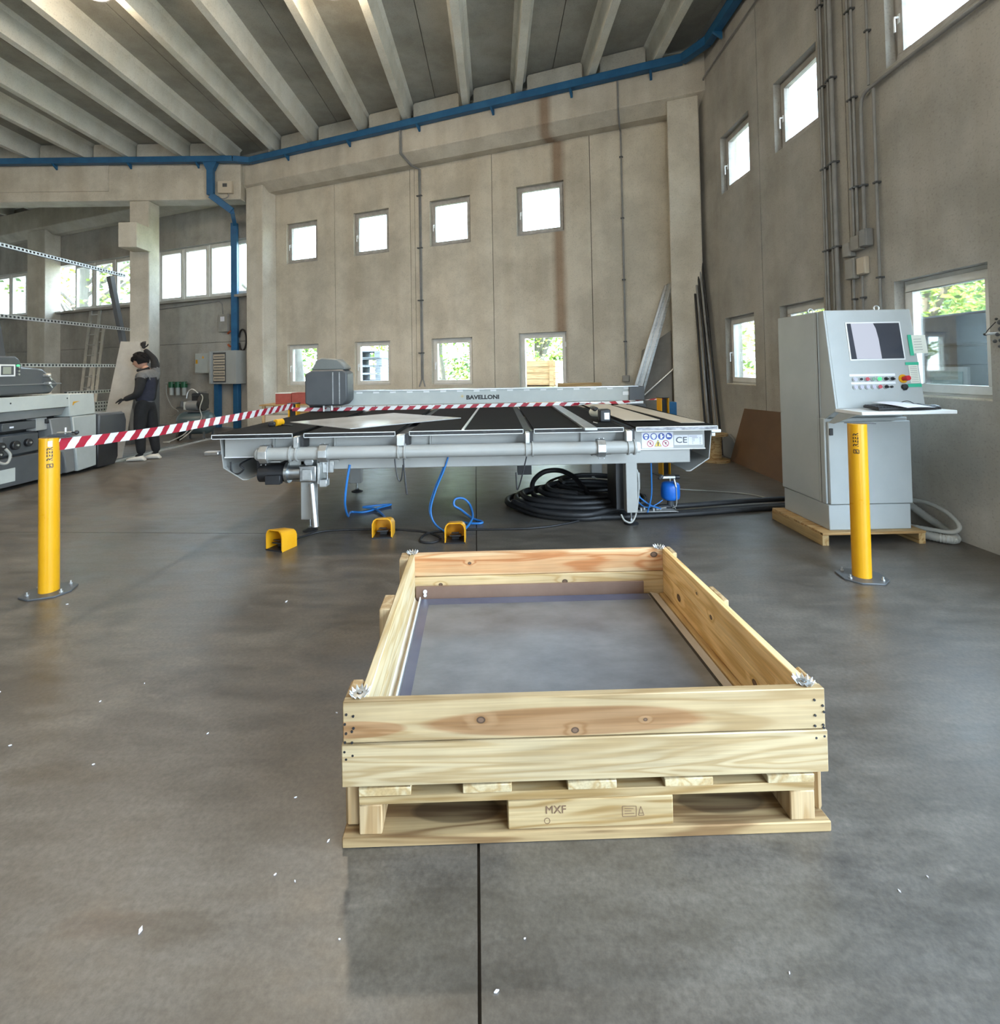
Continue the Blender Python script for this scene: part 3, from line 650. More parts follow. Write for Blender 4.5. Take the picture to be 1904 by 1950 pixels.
# contents
t = thing('packed_sheet', 'grey satin sheet lying flat inside the open pine collar', 'sheet', tuple(CR(V((.1,.03,.17)))))
sheet_m = varied('grey_sheet_satin', (.105,.105,.108), (.20,.20,.205), 7, .34, bump=.03, bscale=60, rv=.05, detail=10, pos=(.3,.7), stretch=(.6,1,1))
cbox(MB(), .103, 1.262, .030, LD-.075, .178, .190).build('sheet', sheet_m, t, bev=.001)
film = varied('bluish_edge_film', (.085,.09,.135), (.12,.125,.17), 3, .2, bump=.02)
b = MB(); cbox(b, .110, .150, .032, LD-.078, .1903, .1909); cbox(b, .1502, 1.255, LD-.140, LD-.078, .1903, .1909); b.build('edge_film', film, t)
cbox(MB(), .098, .1035, .030, LD-.07, .176, .198).build('edge_strip', M['paper'], t)
cbox(MB(), 1.262, 1.275, .030, LD-.07, .176, .188).build('edge_gasket', M['black'], t)
dv = MB(); p = CR(V((.125, LD-.0655, .222)))
dv.cyl(p, p+V((0,-.004,0)), .010, n=16); dv.cyl(p+V((.0,0,-.018)), p+V((0,-.004,-.018)), .008, n=16)
t2 = thing('hardboard_strip', 'brown hardboard strip standing along the far inner side of the pine collar', 'strip', tuple(CR(V((.1,LD-.06,.19)))))
cbox(MB(), .078, 1.245, LD-.058, LD-.046, .165, .243).build('strip', varied('brown_strip', (.20,.12,.085), (.26,.165,.12), 3, .7, bump=.02), t2)
dv.build('clear_bumper', M['paper'], t2)
t3 = thing('foam_strip', 'pale paper packing strip along the inner right side of the pine collar', 'packing', tuple(CR(V((1.28,.03,.17)))))
MB().prism([(.030,0),(LD-.05,0),(LD-.05,.002),(.03,.002)], 0, 1, 'x', fn=lambda p: CR(V((1.277+.042*p.x, p.y, .184-.010*p.x+p.z)))).build('paper_strip', varied('speckled_paper', (.40,.36,.31), (.52,.48,.43), 9, .7, stretch=(1,.3,1), bump=.05), t3)
MB().prism([(.030,0),(LD-.06,0),(LD-.06,.022),(.03,.022)], 0, 1, 'x', fn=lambda p: CR(V((1.322+.026*p.x, p.y, .163+p.z)))).build('batten', M['pine_y'], t3, bev=.004)
t4 = thing('packing_paper', 'crumpled pale packing paper along the inner left side of the pine collar', 'packing', tuple(CR(V((.08,.03,.165)))))
b = MB(); rows = 26; 
vs = []
for i in range(rows+1):
    y = .03 + (LD-.1)*i/rows; jx_ = .004*math.sin(i*1.3)+.003*random.random()
    for k, (x, z) in enumerate(((.0725,.200),(.078,.186+.003*math.sin(i*1.9)),(.086+jx_*.5,.176),(.0965,.180+.004*math.sin(i*.9)))):
        vs.append(CR(V((x, y, z))))
b.add(vs, [(4*i+k, 4*i+k+1, 4*i+5+k, 4*i+4+k) for i in range(rows) for k in range(3)])
b.build('paper_fold', varied('kraft_paper', (.62,.52,.38), (.72,.63,.50), 8, .8), t4)

# ================================================================ LARGE CUTTING TABLE
TB = thing('cutting_table', 'large white and black machine cutting table behind the pine collar', 'machine', (-.25, 5.2, 0))
ZT = .85
def tb(x0, x1, y0, y1, z0, z1, nm_, m_, bev=0, par=None, **k): return MB().box(x0, x1, y0, y1, z0, z1).build(nm_, m_, par or TB, bev=bev, **k)
XS = [(-2.30,-1.645), (-1.555,-.812), (-.70,.232), (.318,1.055), (1.155,1.83)]
edge_blk = varied('worn_black_edge', (.012,.012,.012), (.05,.05,.05), 26, .4, bump=.05, stretch=(1,1,3), pos=(.5,.72))
edge_gry = varied('worn_steel_edge', (.10,.10,.11), (.30,.30,.31), 16, .4, .6, bump=.05, stretch=(1,1,3))
for i, (a, c) in enumerate(XS):
    tb(a, c, 4.105, 6.95, ZT-.012, ZT, 'top_panel', M['felt'])
    bd = tb(a, c, 4.10, 4.112, ZT-.030, ZT-.003, 'edge_band', edge_gry if i == 4 else edge_blk)
    b = MB(); b.box(a, c, 4.098, 4.108, ZT-.004, ZT+.001); b.box(a+.006, c-.006, 4.098, 4.108, ZT-.036, ZT-.031)
    b.box(a, a+.004, 4.098, 4.108, ZT-.033, ZT); b.box(c-.004, c, 4.098, 4.108, ZT-.033, ZT); b.build('edge_trim', M['white'], TB, smooth=False)
for i in range(4):
    a, c = XS[i][1], XS[i+1][0]
    tb(a+.004, c-.004, 4.16, 6.9, ZT-.045, ZT-.030, 'belt', M['rubber'])
    # belt end guides bent over the front
    tb(a+.012, c-.034, 4.075, 4.14, ZT-.115, ZT-.022, 'belt_guide', M['galv'], bev=.006)
    tb(c-.030, c-.006, 4.12, 4.24, ZT-.12, ZT-.018, 'guide_plate', M['black'])
# panel seam bar (thin aluminium) in the middle panel
MB().bar((-.262,4.11,ZT+.004), (-.20,6.4,ZT+.004), .022, .008).build('seam_bar', M['alu'], TB)
# body: cross members and rails
tb(-2.27, 1.78, 4.25, 4.27, .645, .800, 'front_rail', M['mwhite'])
tb(-2.27, 1.78, 4.235, 4.30, .640, .648, 'rail_lip', M['white'])
for x in (-1.86, -1.35, -.55, .72): tb(x, x+.014, 4.225, 4.25, .66, .80, 'rail_rib', M['mwhite'])
tb(-1.75, 1.66, 4.262, 4.40, .522, .650, 'main_beam', M['mwhite'], bev=.006)
tb(-2.2, 1.7, 5.55, 5.68, .53, .80, 'rear_beam', M['mwhite'])
tb(-2.2, 1.7, 6.7, 6.8, .53, .80, 'rear_beam', M['mwhite'])
for x in (-1.70, 1.12): tb(x, x+.12, 4.40, 6.7, .55, .70, 'side_beam', M['mwhite'])
# bent side guards
def guard(x, s):
    R = lambda p: V((x + s*p.x, p.y, p.z))
    b = MB(); prof = [(0,.80), (.012,.80), (-.004,.56), (-.020,.545), (-.185,.455), (-.225,.45), (-.225,.444), (-.180,.446), (-.012,.533), (-.012,.56)]
    prof = [(0,.80), (-.004,.80), (-.030,.560), (-.19,.458), (-.225,.456), (-.225,.450), (-.187,.450), (-.024,.553), (.004,.80)]
    b.prism(prof, 4.25, 6.6, 'y', fn=R)
    b.build('side_guard', M['mwhite'], TB)
    b = MB(); b.prism([(-.004,.80), (-.030,.560), (-.19,.458), (-.45,.56), (-.45,.64), (-.06,.64), (-.06,.80)], 6.58, 6.6, 'y', fn=R)
    b.build('guard_end', M['mwhite'], TB)
guard(1.842, 1); guard(-2.310, -1)
MB().prism([(1.42,.56),(1.60,.46),(1.80,.58),(1.62,.64)], 4.55, 4.57, 'y').build('dark_bracket', M['dkgrey'], TB)
for z_, x_ in ((.70,1.85), (.79,1.86)):
    pass
b = MB(); b.box(1.84, 1.92, 4.24, 4.30, .775, .800); b.box(1.84, 1.87, 4.24, 4.30, .745, .775); b.build('clip', M['white'], TB, bev=.003)
b = MB(); b.box(1.86, 1.98, 4.60, 4.66, .70, .725); b.box(1.88, 1.97, 4.62, 4.64, .655, .70); b.build('clip', M['galv'], TB, bev=.003)
b = MB(); b.box(-2.42, -2.30, 4.20, 4.27, .665, .700); b.build('clip', M['steel'], TB, bev=.006)
# legs
def leg(x0, x1, y0, y1, zt, foot, m_=None, n_='leg'):
    l = tb(x0, x1, y0, y1, .105, zt, n_, m_ or M['mwhite'], bev=.004)
    fx_, fy_ = foot
    b = MB().cyl((fx_,fy_,.012), (fx_,fy_,.12), .009, n=10); b.cyl((fx_,fy_,.028), (fx_,fy_,.042), .016, n=6); b.build('screw', M['steel'], l)
    MB().lathe([(.062,0),(.062,.006),(.040,.014),(.014,.026),(.0,.026)], (fx_,fy_,0), 20).build('rubber_foot', M['rubber'], l)
leg(1.107, 1.203, 4.262, 4.36, .53, (1.155, 4.31))
leg(-1.645, -1.535, 4.262, 4.36, .60, (-1.585, 4.31))
tb(-1.555, -1.540, 4.230, 4.262, .12, .43, 'leg_gusset', M['mwhite'])
leg(-1.62, -1.50, 5.60, 5.70, .60, (-1.555, 5.66)); leg(1.07, 1.19, 5.60, 5.70, .60, (1.13, 5.66))
tb(1.045, 1.107, 4.36, 4.70, .11, .53, 'cable_duct', M['black'])
# roller tube with clamps and grooved pulleys
MB().cyl((-1.93,4.12,.685), (1.155,4.12,.685), .053, n=28).build('roller_tube', M['mwhite'], TB)
MB().lathe([(.0,0),(.035,0),(.053,.02),(.053,.03)], n=24, M=Matrix.Translation((-1.955,4.12,.685)) @ Matrix.Rotation(math.pi/2, 4, 'Y')).build('tube_cap', M['mwhite'], TB)
MB().cyl((1.15,4.12,.685), (1.185,4.12,.685), .045, n=24).build('tube_cap', M['white'], TB)
for x in (-1.640, -.765, .275, 1.110):
    b = MB()
    for dx in (-.022, .030): b.lathe([(.053,-.006),(.064,-.006),(.064,.006),(.053,.006)], n=28, M=Matrix.Translation((x+dx,4.12,.685)) @ Matrix.Rotation(math.pi/2, 4, 'Y'))
    b.build('pulley', M['mwhite'], TB)
for x in (-1.875, -1.395, .865):
    b = MB(); R = Matrix.Translation((x,4.12,.685)) @ Matrix.Rotation(math.pi/2, 4, 'Y') @ Matrix.Rotation(math.pi/8, 4, 'Z')
    b.lathe([(.054,-.034),(.076,-.034),(.076,.034),(.054,.034)], n=8, M=R); c = b.build('clamp', M['galv'], TB, smooth=False, bev=.003)
    b = MB()
    for dx in (-.018, .018):
        for dz in (-.076, .076): b.cyl((x+dx,4.085,.685+dz), (x+dx,4.085,.685+dz*1.12), .006, n=6)
    b.build('bolt', M['steel'], c)
    tb(x-.06, x+.10, 4.17, 4.27, .606, .618, 'clamp_bracket', M['mwhite'])
# motor and gearbox on the left front leg
MB().cyl((-1.985,4.27,.50), (-1.76,4.27,.50), .072, n=20).build('motor', M['black'], TB, bev=.004)
tb(-1.90, -1.775, 4.16, 4.22, .425, .500, 'motor_box', M['black'], bev=.005)
b = MB(); b.cyl((-1.76,4.27,.505), (-1.735,4.27,.505), .088, n=24); b.cyl((-1.735,4.27,.505), (-1.62,4.27,.505), .064, n=24); b.build('gear_flange', M['steel'], TB)
b = MB(); b.box(-1.63, -1.485, 4.18, 4.30, .435, .575); b.cyl((-1.555,4.20,.60), (-1.555,4.34,.60), .045, n=18); b.build('gearbox', M['steel'], TB, bev=.012, seg=2)
tb(-1.600, -1.520, 4.172, 4.180, .455, .545, 'gearbox_cover', M['galv'], bev=.004)
b = MB(); b.box(-1.475, -1.455, 4.17, 4.34, .42, .60); b.box(-1.455, -1.36, 4.24, 4.25, .50, .62); b.box(-1.46, -1.40, 4.18, 4.26, .395, .455); b.build('mount_plate', M['galv'], TB, bev=.004)
MB().cyl((-1.400,4.20,.45), (-1.400,4.20,.60), .006, n=8).build('tension_bolt', M['steel'], TB)
MB().cyl((-1.535,4.22,.415), (-1.485,4.16,.075), .026, n=16).build('pneumatic_cylinder', M['alu'], TB)
MB().tube(smooth_path([(-2.24,4.28,.60),(-2.22,4.26,.52),(-2.17,4.26,.50),(-2.12,4.26,.54),(-2.15,4.26,.58),(-2.1,4.4,.62)]), .007).build('cable', M['black'], TB)
tb(-2.1, -1.7, 4.45, 5.4, .50, .66, 'dark_housing', M['black'])
# black loops of strap hanging below
def loop(pts, r=.006, m_='black', nm_='strap'): return MB().tube(smooth_path(pts), r, 6).build(nm_, M[m_], TB)
loop([(-.818,4.1,.63),(-.812,4.1,.56),(-.795,4.1,.47),(-.775,4.1,.45),(-.76,4.1,.50),(-.752,4.1,.58)])
loop([(-.748,4.1,.63),(-.745,4.1,.56),(-.738,4.1,.45),(-.728,4.1,.36),(-.722,4.1,.345),(-.730,4.1,.42),(-.742,4.1,.53)])
loop([(.255,4.1,.63),(.235,4.1,.55),(.20,4.1,.42),(.175,4.1,.36),(.168,4.1,.40),(.165,4.1,.50)])
tb(.215, .35, 4.9, 5.05, .31, .53, 'lower_box', M['black']); tb(.35, .62, 4.95, 5.0, .50, .53, 'lower_bracket', M['black'])
# stickers
def sticker(x0, x1, z0, z1, nm_, mats, draw):
    s = tb(x0, x1, 4.2465, 4.2500, z0, z1, nm_, M['paper'])
    for nm2, m2, b2 in draw: b2.build(nm2, m2, s, smooth=False)
    return s
def disc(b, x, z, r, y, r0=0, n=24):
    vs = []
    for i in range(n):
        a = 2*math.pi*i/n; vs.append((x+r*math.cos(a), y, z+r*math.sin(a)))
    if r0:
        vs += [(x+r0*math.cos(2*math.pi*i/n), y, z+r0*math.sin(2*math.pi*i/n)) for i in range(n)]
        b.add(vs, [(i, (i+1) % n, n+(i+1) % n, n+i) for i in range(n)])
    else: b.add(vs, [tuple(range(n))])
def poly(b, pts, y): b.add([(x, y, z) for x, z in pts], [tuple(range(len(pts)))])
sgb = nm('sign_blue', (.02,.06,.32), .4); sgr = nm('sign_red', (.45,.03,.08), .4); sgy = nm('sign_yellow', (.80,.58,.10), .4)
bb, bw, br, by, bk = MB(), MB(), MB(), MB(), MB()
Y1, Y2, Y3 = 4.2460, 4.2455, 4.2450
for i, x in enumerate((1.281,1.346,1.411,1.476)):
    disc(bb, x, .750, .0285, Y1)
poly(bw, [(1.262,.752),(1.300,.752),(1.296,.764),(1.288,.772),(1.274,.772),(1.266,.764)], Y2); poly(bw, [(1.268,.746),(1.294,.746),(1.288,.730),(1.281,.726),(1.274,.730)], Y2)
poly(bw, [(1.338,.772),(1.354,.772),(1.366,.760),(1.362,.736),(1.358,.736),(1.356,.752),(1.354,.728),(1.338,.728),(1.336,.752),(1.334,.736),(1.330,.736),(1.326,.760)], Y2)
poly(bw, [(1.402,.730),(1.418,.730),(1.420,.742),(1.431,.752),(1.428,.757),(1.418,.750),(1.418,.770),(1.402,.770)], Y2)
poly(bw, [(1.459,.742),(1.494,.742),(1.494,.750),(1.480,.756),(1.472,.766),(1.459,.766)], Y2)
for x in (1.316, 1.446):
    disc(bw, x, .690, .026, Y1); disc(br, x, .690, .0285, Y2, .0225)
    poly(br, [(x-.019,.706),(x-.015,.710),(x+.019,.674),(x+.015,.670)], Y2)
    poly(bk, [(x-.006,.682),(x+.004,.682),(x+.008,.700),(x-.002,.702)], Y1-.0002)
poly(bk, [(1.350,.664),(1.412,.664),(1.381,.722)], Y1); poly(by, [(1.355,.667),(1.407,.667),(1.381,.716)], Y2)
poly(bk, [(1.376,.671),(1.387,.671),(1.386,.686),(1.389,.698),(1.381,.702),(1.375,.698),(1.378,.686)], Y3)
sticker(1.243, 1.512, .652, .786, 'safety_sticker', None, [('pictogram_blue', sgb, bb), ('pictogram_white', M['white'], bw), ('prohibition_ring', sgr, br), ('warning_triangle', sgy, by), ('pictogram_black', M['black'], bk)])
s = sticker(1.519, 1.640, .674, .758, 'mark_plate', None, [])
text_obj('lettering', 'CE', .072, frame_m((1.581,4.2460,.714), (1,0,0), (0,0,1)), M['dkgrey'], s, sx=1.15, bold=.001)
bl = MB()
poly(bl, [(1.648,.744),(1.716,.744),(1.716,.747),(1.648,.747)], Y1)
for k in range(5):
    z = .735-.0125*k; poly(bl, [(1.672,z),(1.672+(.050,.024,.024,.010,.010)[k],z),(1.672+(.050,.024,.024,.010,.010)[k],z-.003),(1.672,z-.003)], Y1)
    poly(bl, [(1.735,z),(1.750,z),(1.750,z-.003),(1.735,z-.003)], Y1)
sticker(1.643, 1.762, .674, .758, 'rating_plate', None, [('plate_lines', M['dkgrey'], bl)])
# travelling bridge
BR = tb(-2.28, 1.80, 6.46, 6.66, .905, 1.085, 'bridge', M['ltgrey'], bev=.004)
def br(x0, x1, y0, y1, z0, z1, nm_, m_, bev=0): return tb(x0, x1, y0, y1, z0, z1, nm_, m_, bev, par=BR)
br(-2.30, 1.86, 6.44, 6.68, 1.085, 1.097, 'bridge_cap', M['steel'])
br(-2.28, 1.92, 6.445, 6.46, .868, .900, 'guide_rail', M['alu'])
b = MB()
for i in range(29): x = -2.25+i*.145; b.cyl((x,6.443,.893), (x,6.446,.893), .006, n=8)
b.build('rail_screws', M['black'], BR, kind='stuff')
b = MB()
for i in range(19): x = -2.2+i*.215; b.box(x, x+.075, 6.452, 6.46, 1.058, 1.079)
b.build('cap_tabs', M['white'], BR, kind='stuff')
b = MB()
for i in range(20): x = -2.2+i*.20; b.box(x, x+.10, 6.44, 6.47, .852, .866)
b.build('brush_strip', M['cream_panel'], BR, kind='stuff')
br(1.735, 1.93, 6.42, 6.70, .905, 1.088, 'end_block', M['dkgrey'], .004); br(1.70, 1.95, 6.44, 6.70, .80, .862, 'carriage', M['dkgrey'], .004)
br(1.655, 1.745, 6.447, 6.46, .98, 1.025, 'connector', M['white']); br(-2.36, -2.2, 6.42, 6.7, .80, 1.09, 'end_block', M['black'], .004)
text_obj('lettering', 'BAVELLONI', .072, frame_m((-.150,6.4585,.982), (1,0,0), (0,0,1)), M['black'], BR, sx=1.15, bold=.0034)
b = MB()
for k in range(8):
    a = k*math.pi/4+.2; c = V((-.413,6.4582,1.000)); r1 = .030 if k % 2 else .036
    b.add([c + V((math.cos(a-.25)*.010,0,math.sin(a-.25)*.010)), c + V((math.cos(a)*r1,0,math.sin(a)*r1)), c + V((math.cos(a+.25)*.010,0,math.sin(a+.25)*.010)), c], [(0,1,2,3)])
b.build('star_emblem', nm('emblem_gold', (.62,.42,.08), .5), BR, smooth=False)
# cutting head
HD = MB().prism([(-2.27,.93),(-1.86,.93),(-1.80,.99),(-1.80,1.33),(-1.86,1.37),(-2.23,1.37),(-2.32,1.32),(-2.32,.96)], 6.16, 6.45, 'y').build('cutting_head', M['mgrey'], TB, bev=.02, seg=2)
HD.data.materials[0] = M['dkgrey']
MB().prism([(-2.25,1.37),(-1.83,1.37),(-1.83,1.40),(-1.93,1.50),(-2.13,1.52),(-2.19,1.49)], 6.20, 6.45, 'y').build('head_hood', varied('head_hood_grey', (.15,.16,.15), (.19,.20,.19), 2, .35), HD, bev=.02, seg=2)
b = MB()
for x in (-1.98,-1.90): b.box(x, x+.012, 6.152, 6.165, .95, 1.34)
b.build('head_rib', M['steel'], HD)
b = MB(); b.cyl((-2.12,6.25,.855), (-2.12,6.25,.94), .014, n=10); b.cyl((-2.02,6.25,.865), (-2.02,6.25,.94), .02, n=10); b.build('tool_spindle', M['alu'], HD)

# ---- things lying on the table
t = thing('glass_sheet', 'pale grey diamond-set sheet lying on the left of the black table top', 'sheet', (-1.2,5.0,ZT))
def flat(poly_, z0, z1, nm_, m_, par, bev=.001): return MB().prism(poly_, z0, z1, 'z').build(nm_, m_, par, bev=bev)
flat([(-2.02,4.98),(-1.24,4.32),(-.34,5.08),(-1.16,5.80)], ZT+.001, ZT+.009, 'sheet', varied('pale_sheet', (.42,.41,.39), (.50,.49,.47), 1.5, .22, bump=0, rv=.05), t)
t = thing('tape_measure', 'small yellow and black tape measure at the left front of the table top', 'tape measure', (-2.03,4.70,ZT))
b = MB(); b.cyl((-2.035,4.68,ZT+.032), (-2.005,4.76,ZT+.032), .032, n=16); b.build('body', M['yellow'], t, bev=.004)
MB().box(-2.10, -2.03, 4.66, 4.74, ZT, ZT+.045).build('grip', M['black'], t, bev=.01)
MB().bar((-2.0,4.73,ZT+.012), (-1.87,4.66,ZT+.006), .018, .006).build('blade', M['black'], t)
t = thing('steel_straightedge', 'long grey steel bar lying across the black table top', 'bar', (.76,5.1,ZT))
MB().bar((.755,3.93,ZT+.012), (.775,6.40,ZT+.012), .10, .022).build('bar', M['steel'], t, bev=.002)
t = thing('white_strip', 'long pale sheet strip lying on the table right of the steel bar', 'strip', (1.3,5.4,ZT), 0, 'pale strips on the right of the table top')
flat([(1.16,4.47),(1.475,4.46),(1.455,6.44),(1.135,6.44)], ZT+.0135, ZT+.0185, 'sheet', M['cream_panel'], t)
flat([(1.17,4.60),(1.46,4.60),(1.45,6.4),(1.15,6.4)], ZT, ZT+.0135, 'spacer', M['black'], t)
t = thing('white_strip', 'long pale sheet strip lying along the right edge of the table', 'strip', (1.7,5.4,ZT), 0, 'pale strips on the right of the table top')
flat([(1.61,4.33),(1.81,4.31),(1.74,6.44),(1.53,6.44)], ZT+.0005, ZT+.0055, 'sheet', M['cream_panel'], t)
t = thing('handheld_tool', 'small black cordless tool with pale front standing on the table beside the pale strips', 'tool', (.98,4.60,ZT))
MB().box(.945, 1.045, 4.50, 4.60, ZT+.0, ZT+.115).build('battery', M['black'], t, bev=.012, seg=2)
MB().box(.985, 1.030, 4.494, 4.50, ZT+.025, ZT+.085).build('label_plate', M['paper'], t)
b = MB(); b.cyl((.93,4.75,ZT+.07), (.985,4.60,ZT+.075), .040, n=16); b.build('barrel', M['cream'], t); MB().box(.91, .96, 4.62, 4.80, ZT+.09, ZT+.125).build('handle', M['black'], t, bev=.01)
t = thing('pencil', 'short white pencil lying on the table next to the cordless tool', 'pencil', (.90,4.45,ZT))
MB().cyl((.885,4.50,ZT+.004), (.905,4.40,ZT+.004), .004, n=6).build('shaft', M['white'], t)
MB().cyl((.905,4.40,ZT+.004), (.908,4.386,ZT+.004), .004, .0005, n=6).build('tip', M['black'], t)
t = thing('wood_offcut', 'weathered timber offcut lying on top of the machine bridge', 'timber', (1.05,6.56,1.097))
MB().box(.84, 1.40, 6.50, 6.62, 1.0975, 1.142).build('timber', M['pallet'], t, bev=.003)
# ================================================================ CONTROL CABINET and its platform
t = thing('cabinet_platform', 'low pine platform carrying the grey control cabinet', 'platform', (2.8, 4.0, 0))
for i in range(5): MB().box(2.40, 3.17, 3.69+.135*i, 3.69+.135*i+.125, .078, .097).build('deck_board', M['pine'], t, bev=.002)
MB().box(2.40, 3.17, 3.685, 3.71, .078, .096).build('front_batten', M['pine'], t, bev=.002)
for x in (2.40, 3.12): MB().box(x, x+.05, 3.69, 4.36, 0, .0775).build('runner', M['pine_y'], t, bev=.003)
CB = thing('control_cabinet', 'tall pale grey control cabinet with slanted console on the pine platform', 'cabinet', (2.8, 4.0, .097))
def cbx(x0, x1, y0, y1, z0, z1, nm_, m_, bev=.004, par=None): return MB().box(x0, x1, y0, y1, z0, z1).build(nm_, m_, par or CB, bev=bev)
cbx(2.488, 3.105, 3.738, 4.315, .0975, .285, 'plinth', M['cab'])
cbx(2.480, 3.115, 3.755, 4.325, .288, .93, 'lower_body', M['cab'])
cbx(2.497, 3.118, 3.730, 3.756, .290, .905, 'front_door', M['cab'])
MB().prism([(3.80,.93),(3.80,1.742),(4.325,1.742),(4.325,.93)], 2.480, 3.125, 'x').build('upper_body', M['cab'], CB, bev=.004)
MB().prism([(3.742,1.745),(3.632,1.013),(3.68,.99),(3.80,.99),(3.80,1.745)], 2.505, 3.155, 'x').build('console_panel', M['cab'], CB, bev=.004)
MB().prism([(3.80,1.742),(3.742,1.742),(3.632,1.0),(3.80,.90)], 2.492, 2.506, 'x').build('console_cheek', M['cab'], CB, bev=.002)
cbx(2.4775, 2.481, 3.83, 4.30, .295, 1.735, 'side_door', M['cab'], .001)
cbx(2.478, 2.481, 3.800, 3.803, .29, 1.735, 'door_gap', M['joint'], 0)
cbx(2.500, 2.530, 3.7235, 3.731, .805, .858, 'lock_escutcheon', M['black'], .003)
sh = MB().prism([(3.42,.987),(3.60,.987),(3.72,.90),(3.66,.90)], 2.492, 2.499, 'x').build('shelf_bracket', M['cab'], CB)
cbx(2.49, 3.145, 3.37, 3.64, .988, 1.012, 'shelf', M['white'], .003)
b = MB()
R_ = Matrix.Translation((2.60,4.1,1.772)) @ Matrix.Rotation(math.pi/2, 4, 'X')
for cx2, cy2 in ((2.60,4.06),(3.02,3.9)):
    ring_ = [V((cx2+.020*math.cos(a), cy2, 1.772+.020*math.sin(a))) for a in [i*math.pi/8 for i in range(17)]]
    b.tube(ring_, .006, 8)
    b.cyl((cx2,cy2,1.742),(cx2,cy2,1.754),.012,n=10)
b.build('lifting_eye', M['galv'], CB)
# console frame: x along the panel, y up the slope, z out of it
SLO = V((0, -.110, -.732)).normalized()
def sl(x, z, out=0):
    y = 3.632 + (z-1.013)*(.110/.732); nrm = V((0, -.732, .110)).normalized()
    return V((x, y, z)) + nrm*out
def slab_on(x0, x1, z0, z1, th, nm_, m_, par=CB, off=0.0):
    vs = [sl(x, z, o) for x in (x0, x1) for z in (z0, z1) for o in (off, off+th)]
    return MB().add(vs, [(0,1,3,2),(4,6,7,5),(0,4,5,1),(2,3,7,6),(0,2,6,4),(1,5,7,3)]).build(nm_, m_, par, smooth=False)
slab_on(2.645, 3.060, 1.362, 1.650, .004, 'screen_frame', M['white'])
scr = nm('screen_glass', (.05,.055,.07), .12, spec=.8)
slab_on(2.655, 3.050, 1.372, 1.640, .0015, 'screen', scr, off=.0045)
b = MB(); pts = [(2.683,1.640),(2.852,1.640),(2.868,1.60),(2.878,1.52),(2.882,1.372),(2.695,1.372)]
b.add([sl(x, z, .0068) for x, z in pts], [tuple(range(6))]); lit = emis('screen_lit', (.74,.80,.95), .34); b.build('screen_picture', lit, CB, smooth=False)
slab_on(2.625, 2.965, 1.245, 1.262, .0008, 'button_legend', M['paper']); slab_on(2.630, 2.960, 1.187, 1.203, .0008, 'button_legend', M['paper'])
lens = {'w': nm('lens_clear', (.50,.50,.58), .2), 'k': M['black'], 'r': nm('lens_red', (.50,.10,.12), .2), 'g': nm('lens_dull_green', (.22,.35,.27), .2), 'G': emis('lens_green_lit', (.08,.85,.30), .55)}
NR = V((0, -.732, .110)).normalized()
for row, z in (('wkrgG', 1.223), ('wwwwr', 1.166)):
    for i, c in enumerate(row):
        x = (2.656 if z > 1.2 else 2.651)+.0455*i; r = .014 if c != 'k' else .010
        MB().cyl(sl(x,z), sl(x,z,.010), r+.003, n=16).build('bezel', M['galv'], CB)
        MB().cyl(sl(x,z,.008), sl(x,z,.016), r, n=16).build('push_button', lens[c], CB)
for x, z in ((2.884,1.223),(2.932,1.223),(2.879,1.165)):
    MB().cyl(sl(x,z), sl(x,z,.010), .017, n=16).build('bezel', M['galv'], CB)
    b = MB(); b.cyl(sl(x,z,.008), sl(x,z,.018), .013, n=16); b.bar(sl(x-.008,z+.006,.024), sl(x+.008,z-.006,.024), .007, .014, up=NR); b.build('selector', M['black'], CB)
MB().cyl(sl(2.923,1.164), sl(2.923,1.164,.012), .009, n=12).build('key_switch', M['black'], CB)
MB().cyl(sl(3.018,1.222), sl(3.018,1.222,.006), .032, n=24).build('stop_collar', M['yellow'], CB)
b = MB(); b.cyl(sl(3.018,1.222,.006), sl(3.020,1.222,.035), .014, n=16); b.cyl(sl(3.020,1.222,.032), sl(3.021,1.222,.052), .020, .018, n=18); b.build('stop_button', M['red'], CB)
b = MB(); b.cyl(sl(3.015,1.162), sl(3.015,1.162,.02), .020, n=16); b.cyl(sl(3.015,1.146), sl(3.015,1.146,.02), .010, n=12); b.build('rotary_knob', M['black'], CB)
# keyboard, paper, mouse, notes
t = thing('keyboard', 'black keyboard on the console shelf partly under a sheet of paper', 'keyboard', (2.8,3.5,1.012), 0)
KM = Matrix.Translation((2.845,3.49,1.0125)) @ Matrix.Rotation(math.radians(3), 4, 'Z') @ Matrix.Rotation(math.radians(5), 4, 'X')
MB().box(-.215, .215, -.07, .07, .006, .026, M=KM).build('case', M['black'], t, bev=.006, seg=2)
kc = varied('dark_keys', (.02,.02,.022), (.05,.05,.055), 8, .45, bump=0); kb = MB()
for r in range(5):
    for c in range(19):
        x = -.205+c*.0218; y = -.058+r*.026
        kb.box(x, x+.017, y, y+.020, .022, .030, M=KM)
kb.build('keys', kc, t, kind='stuff')
t = thing('paper_sheet', 'white sheet of paper lying across the black keyboard', 'paper', (2.84,3.45,1.05))
b = MB(); n_ = 8
P0, P1, P2, P3 = V((2.700,3.56,1.062)), V((2.890,3.58,1.062)), V((2.99,3.365,1.034)), V((2.795,3.36,1.036))
vs = [P0.lerp(P1, i/n_).lerp(P3.lerp(P2, i/n_), j/n_) + V((0,0,.004*math.sin(math.pi*i/n_)+.003*math.sin(math.pi*j/n_))) for i in range(n_+1) for j in range(n_+1)]
